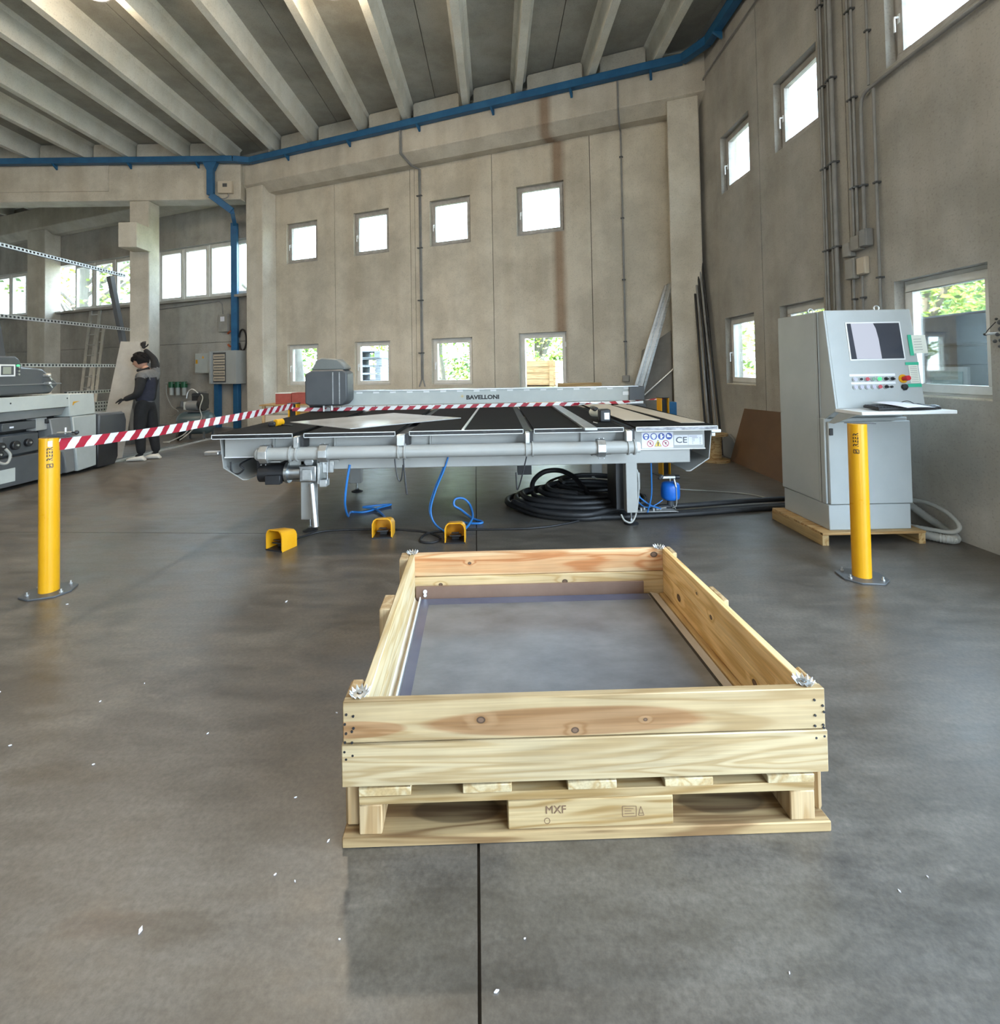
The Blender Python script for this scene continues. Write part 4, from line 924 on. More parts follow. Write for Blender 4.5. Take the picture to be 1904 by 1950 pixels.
o = b.add(vs, [(i*(n_+1)+j, (i+1)*(n_+1)+j, (i+1)*(n_+1)+j+1, i*(n_+1)+j+1) for i in range(n_) for j in range(n_)]).build('sheet', M['paper'], t)
s = o.modifiers.new('s', 'SOLIDIFY'); s.thickness = .0006
t = thing('computer_mouse', 'black computer mouse at the right end of the console shelf', 'mouse', (3.09,3.49,1.012))
b = MB(); b.ball((3.085,3.49,1.014), (.052,.032,.030), 18); b.build('body', M['black'], t)
MB().tube(smooth_path([(3.04,3.50,1.022),(3.00,3.53,1.04),(2.965,3.56,1.065),(2.93,3.59,1.05),(2.90,3.61,1.02)]), .003, 6).build('cable', M['black'], t)
t = thing('taped_note', 'small cream note stuck with green tape, sticking out past the console edge beside the screen', 'note', tuple(sl(3.15,1.48)), 0)
slab_on(3.125, 3.235, 1.408, 1.545, .0012, 'card', M['cream'], t, .003); slab_on(3.100, 3.128, 1.392, 1.548, .0010, 'green_tape', M['green'], t, .0045)
b = MB()
for k in range(5): b.add([sl(3.14,1.515-.02*k,.0046), sl(3.20,1.517-.02*k,.0046), sl(3.20,1.514-.02*k,.0046), sl(3.14,1.512-.02*k,.0046)], [(0,1,2,3)])
b.build('writing', M['mgrey'], t, smooth=False)
t = thing('taped_note', 'cream note held by two green tape strips right of the red stop button', 'note', tuple(sl(3.1,1.25)), 0)
slab_on(3.072, 3.142, 1.188, 1.325, .0012, 'card', M['cream'], t, .002); slab_on(3.052, 3.152, 1.322, 1.343, .0010, 'green_tape', M['green'], t, .0035); slab_on(3.045, 3.148, 1.160, 1.184, .0010, 'green_tape', M['green'], t, .0035)
b = MB()
for k in range(9): b.add([sl(3.080,1.308-.0135*k,.0036), sl(3.133,1.309-.0135*k,.0036), sl(3.133,1.3065-.0135*k,.0036), sl(3.080,1.3055-.0135*k,.0036)], [(0,1,2,3)])
b.build('writing', M['mgrey'], t, smooth=False)
# corrugated hose by the wall
t = thing('corrugated_hose', 'looped grey corrugated hose on the floor between cabinet and side wall', 'hose', (3.3,3.8,0))
def corr(pts, r, nm_, m_, par):
    P = smooth_path(pts, 14); b = MB(); n = 10; vs = []; pa = None
    for i, p in enumerate(P):
        d = (P[min(i+1, len(P)-1)]-P[max(i-1, 0)]).normalized(); a = pa if pa is not None else d.cross(V((0,0,1)))
        a = (a - d*a.dot(d)).normalized(); pa = a; c = d.cross(a); rr = r*(1 if i % 2 else .86)
        vs += [p+(a*math.cos(q)+c*math.sin(q))*rr for q in [2*math.pi*k/n for k in range(n)]]
    b.add(vs, [(i*n+k, i*n+(k+1) % n, (i+1)*n+(k+1) % n, (i+1)*n+k) for i in range(len(P)-1) for k in range(n)])
    return b.build(nm_, m_, par)
hz = varied('grey_conduit_plastic', (.34,.34,.31), (.42,.42,.39), 5, .5, bump=0)
corr([(3.20,4.25,.16),(3.36,4.02,.23),(3.39,3.80,.22),(3.40,3.67,.14),(3.36,3.68,.085),(3.26,3.80,.075),(3.16,4.0,.065)], .017, 'hose', hz, t)
corr([(3.18,4.2,.03),(3.22,3.95,.032),(3.25,3.78,.034),(3.32,3.68,.034),(3.40,3.70,.034),(3.425,3.82,.06),(3.42,4.0,.12),(3.40,4.2,.2)], .033, 'hose', hz, t)

# ================================================================ BOLLARDS and barrier tape
def bollard(x, y, label, rz, txt_dx, sticker_=False):
    t = thing('safety_bollard', label, 'bollard', (x, y, 0), rz, 'round yellow safety bollards'); R = RM[t.name]
    MB().cyl((x,y,.010), (x,y,.962), .052, n=32).build('post', M['yellow'], t)
    pl = MB().prism([(-.13,-.055),(-.06,-.115),(.07,-.115),(.13,-.05),(.13,.055),(.07,.115),(-.06,.115),(-.13,.06)], 0, .010, 'z', fn=lambda p: R @ p).build('base_plate', M['dkgrey'], t, bev=.002)
    MB().prism([(-.02,.0),(.095,-.03),(.10,.04),(.0,.06),(-.06,.03)], .962, .966, 'z', fn=lambda p: R @ p).build('top_plate', M['dkgrey'], t)
    for dx, dy in ((-.09,-.045),(.085,-.065),(.085,.07),(-.08,.07)):
        q = R @ V((dx, dy, .010)); b = MB(); b.cyl(q, q+V((0,0,.022)), .005, n=8); b.cyl(q, q+V((0,0,.008)), .010, n=6); b.build('anchor_bolt', M['galv'], pl)
    # lettering wrapped on the post
    vs, fs = text_mesh('REER', .041, bold=.0009, space=1.12)
    a0 = math.atan2(-y, -x) + txt_dx
    ir = .0525
    def wrap(u_, v_):   # u_ runs up the post, v_ across
        a = a0 + v_/ir; return V((x+ir*math.cos(a), y+ir*math.sin(a), u_))
    b = MB(); b.add([wrap(.865+p.x*.88, -p.y*1.0) for p in vs], fs); b.build('lettering', M['black'], t, smooth=False)
    b = MB()
    def seg(u0, v0, u1_, v1, w_=.0022):
        d = V((u1_-u0, v1-v0)).normalized(); q = V((-d.y, d.x))*w_
        for s_ in range(6):
            a_, b_ = V((u0, v0)).lerp(V((u1_, v1)), s_/6), V((u0, v0)).lerp(V((u1_, v1)), (s_+1)/6)
            b.add([wrap(a_.x-q.x, a_.y-q.y), wrap(b_.x-q.x, b_.y-q.y), wrap(b_.x+q.x, b_.y+q.y), wrap(a_.x+q.x, a_.y+q.y)], [(0,1,2,3)])
    for s_ in ((.782,-.014,.804,-.014),(.804,-.014,.804,.014),(.804,.014,.782,.014),(.782,.014,.782,-.014),(.788,-.006,.788,.008),(.788,.0,.798,.0),(.798,-.008,.798,.002)): seg(*s_)
    b.build('square_logo', M['black'], t, smooth=False)
    if sticker_:
        b = MB()
        for s_ in range(8):
            v0_, v1_ = -.011+.022*s_/8, -.011+.022*(s_+1)/8
            b.add([wrap(.912, v0_), wrap(.912, v1_), wrap(.946, v1_), wrap(.946, v0_)], [(0,1,2,3)])
        o = b.build('sticker', M['galv'], t, smooth=False)
    return t
bollard(-2.808, 3.20, 'round yellow bollard on the left holding the near end of the barrier tape', .35, .05, True)
bollard(2.288, 3.145, 'round yellow bollard on the right in front of the control cabinet', -.15, -.15)
t = thing('handle_clamp', 'chrome clamp with black knob behind the top of the left yellow bollard', 'clamp', (-2.72,3.26,.966))
b = MB(); b.cyl((-2.80,3.25,.985),(-2.71,3.25,.988),.008,n=10); b.cyl((-2.75,3.25,.965),(-2.75,3.25,1.02),.008,n=8); b.build('rod', M['galv'], t)
b = MB(); b.cyl((-2.71,3.25,.988),(-2.69,3.25,.988),.006,n=8); b.ball((-2.68,3.25,.988),.014,12); b.build('knob', M['black'], t)
MB().prism([(-2.86,.967),(-2.68,.967),(-2.72,.980),(-2.83,.980)], 3.23, 3.27, 'y').build('jaw', M['dkgrey'], t)
def beam_post(x, y, label, rz):
    t = thing('light_curtain_post', label, 'bollard', (x, y, 0), rz, 'square yellow light-curtain posts'); R = RM[t.name]
    b = MB(); b.box(-.055,-.045,-.05,.05,.01,.95,M=R); b.box(.045,.055,-.05,.05,.01,.95,M=R); b.box(-.045,.045,.04,.05,.01,.95,M=R); b.build('channel', M['orange'], t, bev=.002)
    MB().box(-.035,.035,-.03,.02,.02,.94,M=R).build('sensor_bar', M['black'], t)
    MB().box(-.058,.058,-.053,.053,.95,.962,M=R).build('cap', M['dkgrey'], t)
    MB().box(-.11,.11,-.11,.11,0,.01,M=R).build('base_plate', M['dkgrey'], t)
beam_post(-2.53, 6.36, 'square yellow-brown post with black strip behind the left end of the table', -.1)
beam_post(2.09, 6.20, 'square yellow post with dark slot behind the right end of the table', .25)
def tape(label, pts, w, period, slant, twist=None, flip=False):
    t = thing('barrier_tape', label, 'tape', tuple(pts[0])); P = smooth_path(pts, 10)
    Ls = [0]
    for i in range(1, len(P)): Ls.append(Ls[-1]+(P[i]-P[i-1]).length)
    def at(s):
        s = max(0, min(s, Ls[-1]-1e-6)); i = 0
        while Ls[i+1] < s: i += 1
        q = (s-Ls[i])/(Ls[i+1]-Ls[i]); return P[i].lerp(P[i+1], q), (P[i+1]-P[i]).normalized()
    def pt(s, v):
        p, d = at(s); tw = twist(s/Ls[-1]) if twist else 0
        side = d.cross(V((0,0,1))).normalized(); u_ = V((0,0,1))*math.cos(tw)+side*math.sin(tw); return p + u_*v + side*(.004*math.sin(s*23)+.002*math.sin(s*51+v*90))
    n = int(Ls[-1]/period)+2; bs = [MB(), MB()]
    for k in range(-1, n):
        for h in range(2):
            s0 = (k+h*.5)*period; s1 = s0+period*.5
            m_ = 3
            for j in range(4):
                for q in range(2):
                    a0, a1 = s0+(s1-s0)*q/2, s0+(s1-s0)*(q+1)/2
                    v0, v1 = -w/2+w*j/4, -w/2+w*(j+1)/4
                    f = lambda a, v: min(max(a+slant*(v/w), 0), Ls[-1])
                    c4_ = [f(a0,v0), f(a1,v0), f(a1,v1), f(a0,v1)]
                    if c4_[1]-c4_[0] < 1e-5 and c4_[2]-c4_[3] < 1e-5: continue
                    bs[h].add([pt(c4_[0],v0), pt(c4_[1],v0), pt(c4_[2],v1), pt(c4_[3],v1)], [(0,1,2,3)])
    bs[0].build('red_stripes', M['tape_red'], t, kind='stuff'); bs[1].build('white_stripes', M['tape_white'], t, kind='stuff')
tape('striped barrier tape stretched from the left yellow bollard to the post behind the table', [(-2.76,3.20,.918),(-2.72,3.9,.895),(-2.67,4.6,.895),(-2.60,5.5,.905),(-2.53,6.33,.925)], .072, .152, .055, twist=lambda q: .15*math.sin(q*9))
tape('red and white barrier tape running flat behind the black table top below the machine bridge', [(-2.53,6.30,.885),(-1.9,6.36,.868),(-.8,6.36,.876),(.3,6.36,.885),(1.0,6.36,.880)], .045, .160, .045)
tape('short twisted red and white tape end at the right end of the machine bridge', [(1.0,6.37,.880),(1.5,6.38,.888),(1.95,6.30,.925),(2.08,6.15,.945)], .035, .160, .03, twist=lambda q: q*6)

# ================================================================ FOOT PEDALS, cables, hoses
def pedal(x, y, rz, label):
    t = thing('foot_pedal', label, 'pedal', (x, y, 0), rz, 'yellow foot pedals'); R = RM[t.name]
    W_, H_, D_ = .080, .160, .15; prof = []
    out = [(-W_,0),(-W_,H_*.72),(-W_*.86,H_*.9),(-W_*.6,H_),(W_*.6,H_),(W_*.86,H_*.9),(W_,H_*.72),(W_,0)]
    inn = [(p[0]*.90, p[1]*.95 if p[1] else 0) for p in out]
    b = MB(); vs = []
    for yy, k in ((-D_/2,1.0),(D_/2,.80)):
        vs += [R @ V((p[0], yy, p[1]*k)) for p in out] + [R @ V((p[0], yy, p[1]*k)) for p in inn]
    n = 8; fs = []
    for i in range(n-1):
        fs += [(i,i+1,2*n+i+1,2*n+i), (n+i,3*n+i,3*n+i+1,n+i+1), (i,n+i,n+i+1,i+1)]
    fs += [tuple(range(2*n,3*n)), (0,2*n,3*n,n), (n-1,2*n-1,4*n-1,3*n-1)]
    b.add(vs, fs).build('hood', M['orange'], t)
    MB().box(-.079,.079,-.078,.075,0,.010,M=R).build('base', M['black'], t)
    b = MB(); b.box(-.045,.045,-.062,.05,.035,.046,M=R @ Matrix.Rotation(math.radians(-12),4,'X')); b.box(-.030,.030,-.07,-.01,.058,.066,M=R @ Matrix.Rotation(math.radians(-12),4,'X')); b.box(-.03,.03,-.01,.05,.01,.04,M=R); b.build('treadle', M['black'], t, bev=.003)
    return t
pedal(-1.655, 3.90, math.radians(-22), 'yellow foot pedal nearest the left table leg, turned slightly left')
pedal(-.925, 4.14, math.radians(2), 'yellow foot pedal in the middle, under the table')
pedal(-.325, 3.985, math.radians(1), 'yellow foot pedal on the right, just behind the pine collar')
def cable(name, label, pts, r, m_, cat='cable', n=8, k=8, grp=None):
    t = thing(name, label, cat, tuple(pts[0]), 0, grp); MB().tube(smooth_path(pts, k), r, n).build('sheath', m_, t); return t
cable('black_cable', 'thin black cable linking the three yellow pedals and running under the table', [(-1.60,4.0,.03),(-1.57,4.13,.012),(-1.43,4.26,.010),(-1.06,4.275,.010),(-.88,4.26,.010),(-.60,4.18,.010),(-.45,4.02,.010),(-.50,3.92,.010),(-.60,3.96,.010),(-.57,4.12,.014),(-.43,4.18,.014),(-.30,4.21,.012),(.27,4.21,.010),(.64,4.34,.010),(.90,4.55,.010),(1.0,4.75,.010)], .0085, M['rubber'])
cable('blue_hose', 'pair of thin blue air hoses dropping from the table to the right-hand pedal', [(-.395,4.25,.62),(-.44,4.25,.49),(-.505,4.25,.34),(-.55,4.24,.18),(-.52,4.22,.07),(-.43,4.16,.02),(-.34,4.06,.02)], .007, M['bluehose'], 'hose')
cable('blue_hose', 'thin blue air hose hanging just left of its twin above the right-hand pedal', [(-.41,4.27,.62),(-.455,4.27,.49),(-.52,4.27,.34),(-.565,4.26,.18),(-.535,4.24,.08),(-.47,4.20,.02),(-.38,4.10,.02)], .006, M['bluehose'], 'hose')
cable('blue_hose', 'bright blue hose coil standing in a loop behind the right-hand pedal', [(-.31,4.08,.02),(-.24,4.25,.03),(-.21,4.45,.05),(-.24,4.6,.11),(-.30,4.6,.17),(-.37,4.58,.17),(-.38,4.56,.12),(-.32,4.56,.08),(-.22,4.5,.02),(-.13,4.42,.012),(-.14,4.37,.012),(-.25,4.38,.012),(-.30,4.42,.012)], .010, M['bluehose'], 'hose')
cable('blue_hose', 'blue hose hanging below the left half of the table, end coiled behind the middle pedal', [(-1.23,4.26,.56),(-1.26,4.26,.39),(-1.285,4.3,.22),(-1.32,4.5,.06),(-1.38,4.80,.012),(-1.25,4.80,.010),(-1.12,4.95,.012),(-1.05,5.03,.015),(-1.22,4.97,.02),(-1.30,4.93,.02),(-1.18,4.88,.02),(-1.07,4.72,.012),(-1.0,4.55,.012),(-.96,4.3,.02)], .010, M['bluehose'], 'hose')
# heavy black hose coil
t = thing('hose_coil', 'big pile of thick black hose coiled under the right half of the table', 'hose', (.85,4.95,0))
def coil_path(cx2, cy2, rx, ry, turns, z, seed, grow=-.05, a0=0):
    rnd = random.Random(seed); pts = []; n = int(turns*16)
    for i in range(n+1):
        a = a0+2*math.pi*i/16; g = 1+grow*i/16
        pts.append(V((cx2+rx*g*math.cos(a)+.015*rnd.uniform(-1,1), cy2+ry*g*math.sin(a)+.015*rnd.uniform(-1,1), z+.03*i/16)))
    return pts
MB().tube(smooth_path(coil_path(.80,4.95,.72,.52,3.0,.028,1,-.10,.2),3), .027, 8).build('hose', M['rubber'], t)
MB().tube(smooth_path(coil_path(.90,5.05,.55,.42,2.5,.075,2,-.13,1.2),3), .025, 8).build('hose', M['rubber'], t)
MB().tube(smooth_path(coil_path(1.02,5.25,.42,.40,2.2,.10,3,-.10,2.2),3), .018, 8).build('hose', M['rubber'], t)
MB().tube(smooth_path([(.36,5.1,.10),(.40,5.28,.17),(.52,5.38,.235),(.68,5.36,.25),(.80,5.20,.22),(.86,5.0,.16),(.93,4.75,.09),(1.05,4.55,.05),(1.2,4.45,.03)],6), .026, 8).build('hose', M['rubber'], t)
MB().tube(smooth_path([(.55,5.6,.03),(.62,5.72,.06),(.8,5.82,.09),(1.05,5.85,.1),(1.3,5.8,.08),(1.45,5.6,.05),(1.42,5.3,.03)],6), .014, 8).build('hose', M['rubber'], t)
for i, dz in enumerate((0, .0, .045)):
    MB().tube(smooth_path([(.16,4.80-.03*i,.05+dz),(.38,4.56-.04*i,.03+dz),(.75,4.44-.045*i,.026+dz),(1.1,4.42+.045*i,.026+dz),(1.65,4.46+.05*i,.026+dz),(2.2,4.56+.05*i,.026+dz),(2.47,4.60+.05*i,.026+dz),(2.75,4.62+.05*i,.03+dz)],6), .024, 8).build('hose', M['rubber'], t)
cable('white_hose', 'thin pale hose looping in front of the right table leg', [(1.205,4.40,.47),(1.235,4.37,.43),(1.24,4.36,.30),(1.225,4.34,.18),(1.18,4.27,.075),(1.13,4.23,.035),(1.08,4.24,.05),(1.06,4.27,.09)], .008, hz, 'hose')
cable('blue_hose', 'thin blue hose hanging from the table right of the front leg', [(1.33,4.32,.66),(1.345,4.34,.55),(1.36,4.38,.36),(1.36,4.40,.20),(1.33,4.42,.06)], .0065, M['bluehose'], 'hose')
cable('blue_hose', 'thin blue hose curving from the right table leg towards the small blue tank', [(1.22,4.40,.28),(1.26,4.42,.20),(1.36,4.44,.12),(1.46,4.46,.08)], .007, M['bluehose'], 'hose')
cable('blue_hose', 'lowest thin blue hose in the tangle beside the right table leg', [(1.21,4.42,.24),(1.25,4.45,.16),(1.33,4.48,.09),(1.42,4.50,.10),(1.50,4.52,.14)], .005, M['bluehose'], 'hose')
cable('white_cable', 'thin pale cable lying on the floor from the blue tank to the cabinet', [(1.62,4.75,.2),(1.80,5.1,.1),(2.05,5.35,.02),(2.35,5.30,.008),(2.62,5.15,.008),(2.75,4.9,.008)], .006, hz)
t = thing('air_tank', 'small bright blue air tank with valve beside the right table leg', 'tank', (1.585,4.56,.11))
MB().lathe([(.0,.128),(.05,.130),(.078,.145),(.084,.17),(.084,.255),(.076,.28),(.05,.292),(.025,.296),(.0,.30)], (1.585,4.56,0), 24).build('vessel', M['tankblue'], t)
b = MB(); b.cyl((1.585,4.56,.295),(1.585,4.56,.335),.008,n=8); b.bar((1.50,4.54,.338),(1.63,4.55,.336),.018,.018); b.cyl((1.60,4.50,.33),(1.61,4.48,.26),.010,n=8); b.build('valve', M['galv'], t)
MB().cyl((1.630,4.55,.337),(1.665,4.55,.337),.020,n=14).build('knob', M['black'], t)
b = MB(); b.ball((1.50,4.54,.345),.02,10); b.cyl((1.47,4.52,.33),(1.50,4.54,.345),.012,n=8); b.build('fitting', M['dkgrey'], t)
MB().tube([(1.61,4.475,.26),(1.612,4.475,.14),(1.605,4.48,.09),(1.58,4.5,.075)], .004, 6).build('drain_tube', hz, t)
MB().cyl((1.585,4.56,.07),(1.585,4.56,.13),.03,n=12).build('foot_ring', M['dkgrey'], t)
t = thing('tank_tray', 'bent white steel tray under the small blue air tank', 'tray', (1.5,4.5,.03))
MB().prism([(1.23,.055),(1.60,.055),(1.60,.06),(1.23,.06)], 4.44, 4.64, 'y').build('tray_plate', M['mwhite'], t)
MB().prism([(4.43,.054),(4.45,.054),(4.64,.13),(4.64,.075),(4.45,.060),(4.43,.062)], 1.60, 1.606, 'x').build('tray_cheek', M['mwhite'], t)
b = MB(); b.box(1.26,1.27,4.46,4.62,0,.055); b.box(1.55,1.56,4.46,4.62,0,.055); b.build('tray_foot', M['dkgrey'], t)
b = MB()
for x, y in ((1.29,4.48),(1.33,4.52),(1.40,4.47),(1.47,4.5)): b.cyl((x,y,.06),(x,y,.085),.012,n=8)
b.bar((1.42,4.46,.075),(1.52,4.50,.08),.015,.015); b.build('valve_block', M['galv'], t)
t = thing('valve_box', 'small grey valve box hooked on the right table leg', 'box', (1.23,4.42,.3))
MB().box(1.205,1.26,4.38,4.44,.27,.42).build('box', M['mwhite'], t, bev=.004); MB().box(1.206,1.236,4.372,4.38,.34,.38).build('terminal', M['dkgrey'], t)
# glass chips swept on the floor
ch = [(-.882,1.259,.011),(-.499,1.476,.006),(-.652,1.627,.005),(-.611,1.384,.004),(-.55,1.364,.004),(.05,1.214,.003),(-.018,1.115,.007),(-1.796,1.887,.006),(-1.653,2.124,.005),(.631,1.131,.003),(-2.141,2.204,.009),(-1.55,2.238,.005),(-1.413,1.786,.005),(-.644,2.017,.006),(1.01,1.293,.005),(1.111,1.326,.004),(-1.096,1.922,.005),(-1.244,2.991,.016),(-2.546,3.023,.008),(-.39,1.225,.003)]
where = ['largest white chip on the floor left of the dark crate reflection','white chip beside the near left corner of the foreground pallet','small chip left of the foreground pallet','tiny chip in front of the pallet corner, the left of two','tiny chip in front of the pallet corner, the right of two','tiny chip on the floor joint side in front of the pallet','rounded chip by the floor joint at the bottom edge','chip at the left edge, lower one','chip on the open floor left, upper pair','tiny chip at the bottom right','chip at the left edge, upper one','chip on the open floor left of the collar','chip on the floor in the left middle','chip just left of the collar front corner','chip on the bluish floor right of the pallet, upper','chip on the bluish floor right of the pallet, lower','curved pale sliver left of the collar','pale scrap behind the left bollard line near the collar','chip right of the left bollard foot','tiny grit in front of the pallet left corner']
for (x, y, r), lb_ in zip(ch, where):
    r *= .7
    a = random.random()*6; pl = [(x+r*math.cos(a)*1.3, y+r*math.sin(a)*1.3), (x+r*.6*math.cos(a+1.3), y+r*.6*math.sin(a+1.3)), (x-r*1.1*math.cos(a), y-r*1.1*math.sin(a)), (x-r*.5*math.cos(a+1.5), y-r*.5*math.sin(a+1.5))]
    o = MB().prism(pl, .0003, .003, 'z').build('glass_chip', M['paper'], smooth=False); tag(o, lb_, 'chip', 'pale chips scattered on the floor')

# ================================================================ RIGHT WALL FITTINGS
def conduit(label, y, z0, z1, r, x=3.452, nm_='wall_conduit', clips=True, top=None):
    t = thing(nm_, label, 'pipe', (x, y, z0), 0, 'grey pipes up the side wall'); b = MB()
    pts = [(x-r, y, z0), (x-r, y, z1)] + (top or [])
    b.tube(pts if not top else pts[:1]+smooth_path(pts[1:], 6), r, 8).build('pipe', M['conduit'], t)
    if clips:
        b = MB(); z = z0+.5
        while z < z1: b.box(x-2*r-.006, x+.018, y-r-.006, y+r+.010, z-.008, z+.008); z += .85
        b.build('pipe_clips', M['dkgrey'], t, kind='stuff')
M['conduit'] = varied('dull_grey_conduit', (.20,.20,.195), (.29,.285,.275), 4, .5, bump=0)
conduit('thin grey conduit farthest left in the bundle on the side wall', 5.10, .3, 6.75, .012)
conduit('thin grey conduit second from left in the bundle on the side wall', 5.065, .3, 6.75, .012)
conduit('grey conduit third from left in the bundle on the side wall', 4.97, .3, 6.75, .016)
conduit('thick grey pipe fourth from left in the bundle on the side wall', 4.91, .3, 6.75, .022)
conduit('grey conduit running into the top of the left junction box on the side wall', 4.68, 2.50, 6.75, .013)
conduit('grey conduit beside the one entering the left junction box', 4.63, 2.50, 6.75, .013)
conduit('grey pipe bending right below the highest side-wall window', 4.54, 2.48, 3.70, .016, top=[(3.436,4.50,3.80),(3.436,4.3,3.83),(3.436,3.4,3.84),(3.436,2.6,3.84)])
conduit('thin grey conduit rising just right of the bent pipe', 4.44, 3.86, 6.75, .011)
conduit('thin grey conduit nearest the big side-wall window', 4.385, 1.6, 3.80, .013)
conduit('grey conduit dropping from the lower junction box behind the cabinet', 4.71, .6, 2.25, .010)
conduit('grey conduit beside it dropping behind the cabinet', 4.60, .6, 2.15, .010)
jbm = varied('dusty_grey_plastic', (.27,.26,.235), (.35,.34,.31), 4, .6, bump=0)
def jbox(label, y0, y1, z0, z1, m_=None, d=.06, tilt=0):
    t = thing('junction_box', label, 'box', (3.47-d, (y0+y1)/2, z0), 0, 'junction boxes on the side wall')
    MB().box(3.468-d, 3.468, y0, y1, z0, z1).build('box', m_ or jbm, t, bev=.008, seg=2); MB().box(3.468-d-.008, 3.468-d+.001, y0+.006, y1-.006, z0+.006, z1-.006).build('lid', m_ or jbm, t, bev=.002)
jbox('dusty junction box at the left of the upper three on the side wall', 4.70, 4.80, 2.36, 2.50)
jbox('dusty junction box in the middle of the upper three on the side wall', 4.575, 4.69, 2.40, 2.54)
jbox('darker junction box at the right of the upper three on the side wall', 4.475, 4.56, 2.41, 2.57, M['conduit'], .07)
jbox('grey junction box below the upper three, left one', 4.66, 4.77, 2.14, 2.34)
jbox('pale thermostat box below the upper three, right one', 4.535, 4.64, 2.165, 2.325, M['cream_panel'], .045)
t = thing('wall_cable', 'dark cable sagging along the top of the side wall below the blue tray', 'cable', (3.4,7.7,5.97))
MB().tube(smooth_path([(3.44,7.9,5.92),(3.44,7.72,5.97),(3.44,6.3,6.01),(3.44,4.5,6.02),(3.44,1,6.05)]), .012, 6).build('sheath', M['conduit'], t)
# hardboard sheet leaning on the side wall
t = thing('hardboard_sheet', 'brown hardboard sheet leaning on the side wall left of the cabinet', 'panel', (3.35,6.4,0))
b = MB(); P = [V((3.300,7.03,0)), V((3.225,5.35,0)), V((3.452,5.30,.78)), V((3.455,6.90,.735))]; q = V((.006,0,.002))
b.add(P+[p+q for p in P], [(0,1,2,3),(7,6,5,4),(0,4,5,1),(1,5,6,2),(2,6,7,3),(3,7,4,0)]).build('sheet', M['hardboard'], t)
# odds and ends behind the table, right
t = thing('cable_reel', 'small wooden cable reel on the floor by the side wall behind the table', 'reel', (3.08,7.0,0))
b = MB(); b.cyl((3.08,7.0,0),(3.08,7.0,.03),.19,n=24); b.build('flange', M['pallet'], t); MB().cyl((3.08,7.0,.36),(3.08,7.0,.39),.17,n=24).build('flange', M['pallet'], t); MB().cyl((3.08,7.0,.03),(3.08,7.0,.36),.085,n=16).build('drum', M['pallet'], t)
t = thing('stone_slab', 'round-topped grey stone slab leaning on the side wall', 'slab', (3.38,7.15,0))
MB().prism([(6.98,0),(7.38,0),(7.40,.22),(7.32,.32),(7.18,.35),(7.05,.30),(6.98,.16)], 3.36, 3.40, 'x').build('slab', M['mgrey'], t, bev=.01)
for i, (dx, lb_) in enumerate(((0,'leftmost'),(.055,'second'),(.11,'third'),(.17,'rightmost'))):
    t = thing('aluminium_profile', '%s of four long metal profiles leaning on the wall beside the right column' % lb_, 'profile', tuple(SW(1.38-dx,-.05,0)), 0, 'metal profiles leaning by the right column')
    MB().bar(SW(1.45-dx,.02,.0), SW(.62-dx*.75,.36,2.72+.02*i), .045, .045).build('profile', M['alu'] if i % 2 == 0 else M['steel'], t, bev=.004)
t = thing('metal_bar', 'slanting pale bar behind the metal profiles near the right column', 'bar', tuple(SW(1.2,.1,0))); MB().cyl(SW(1.5,.10,.40), SW(.45,.33,1.36), .016, n=10).build('bar', M['alu'], t)
t = thing('metal_bar', 'thin upright grey bar left of the right column', 'bar', tuple(SW(.8,.1,0))); MB().cyl(SW(.78,.20,0), SW(.80,.42,1.55), .014, n=8).build('bar', M['conduit'], t)
t = thing('glass_plate', 'dusty grey glass plate leaning on the wall behind the metal profiles', 'glass', tuple(SW(.9,.2,0)))
b = MB(); P = [SW(1.25,.20,0), SW(.56,.20,0), SW(.56,.42,1.95), SW(1.05,.42,1.62)]; q = SW(0,.01,0)-SW(0,0,0)
b.add(P+[p+q for p in P], [(0,1,2,3),(7,6,5,4),(0,4,5,1),(1,5,6,2),(2,6,7,3),(3,7,4,0)]).build('plate', varied('dusty_glass', (.16,.15,.135), (.22,.21,.19), 3, .35, bump=0), t)
t = thing('blue_box', 'small blue box on a stand between yellow post and right column', 'box', (2.7,7.5,0)); MB().box(2.60,2.73,7.48,7.62,.60,.80).build('box', M['blue'], t, bev=.006); MB().box(2.62,2.71,7.50,7.60,0,.60).build('stand', M['dkgrey'], t)
for i in range(5):
    t = thing('dark_rod', ['leftmost','second','middle','fourth','rightmost'][i]+' of five dark rods leaning in the corner right of the column', 'rod', (3.2+.04*i,7.75,0), 0, 'dark rods in the corner')
    MB().cyl((3.20+.045*i,7.55-.03*i,0), (3.27+.03*i,8.02,2.5+.14*i), .017, n=8).build('rod', M['rubber'] if i % 2 == 0 else M['conduit'], t)
t = thing('wall_socket', 'small grey socket box at the foot of the conduit on the back wall', 'box', tuple(SW(1.33,.4,1.1)))
MB().box(-1.39,-1.27,.37,.449,1.08,1.19, M=WB).build('box', jbm, t, bev=.006); MB().box(-1.38,-1.28,.365,.37,1.09,1.18, M=WB).build('lid', jbm, t)
def wcond(label, x, z0, z1, r=.014, path=None):
    t = thing('wall_conduit', label, 'pipe', tuple(WB @ V((x,.44,z0))), 0, 'grey pipes up the back wall'); b = MB()
    pts = [WB @ V(p) for p in (path or [(x,.45-r,z0),(x,.45-r,z1)])]; b.tube(pts, r, 8).build('pipe', M['conduit'], t)
    b = MB(); z = z0+.6
    while z < z1: b.box(x-.03, x+.03, .40, .452, z-.01, z+.01, M=WB); z += 1.1
    b.build('pipe_clips', M['dkgrey'], t, kind='stuff')
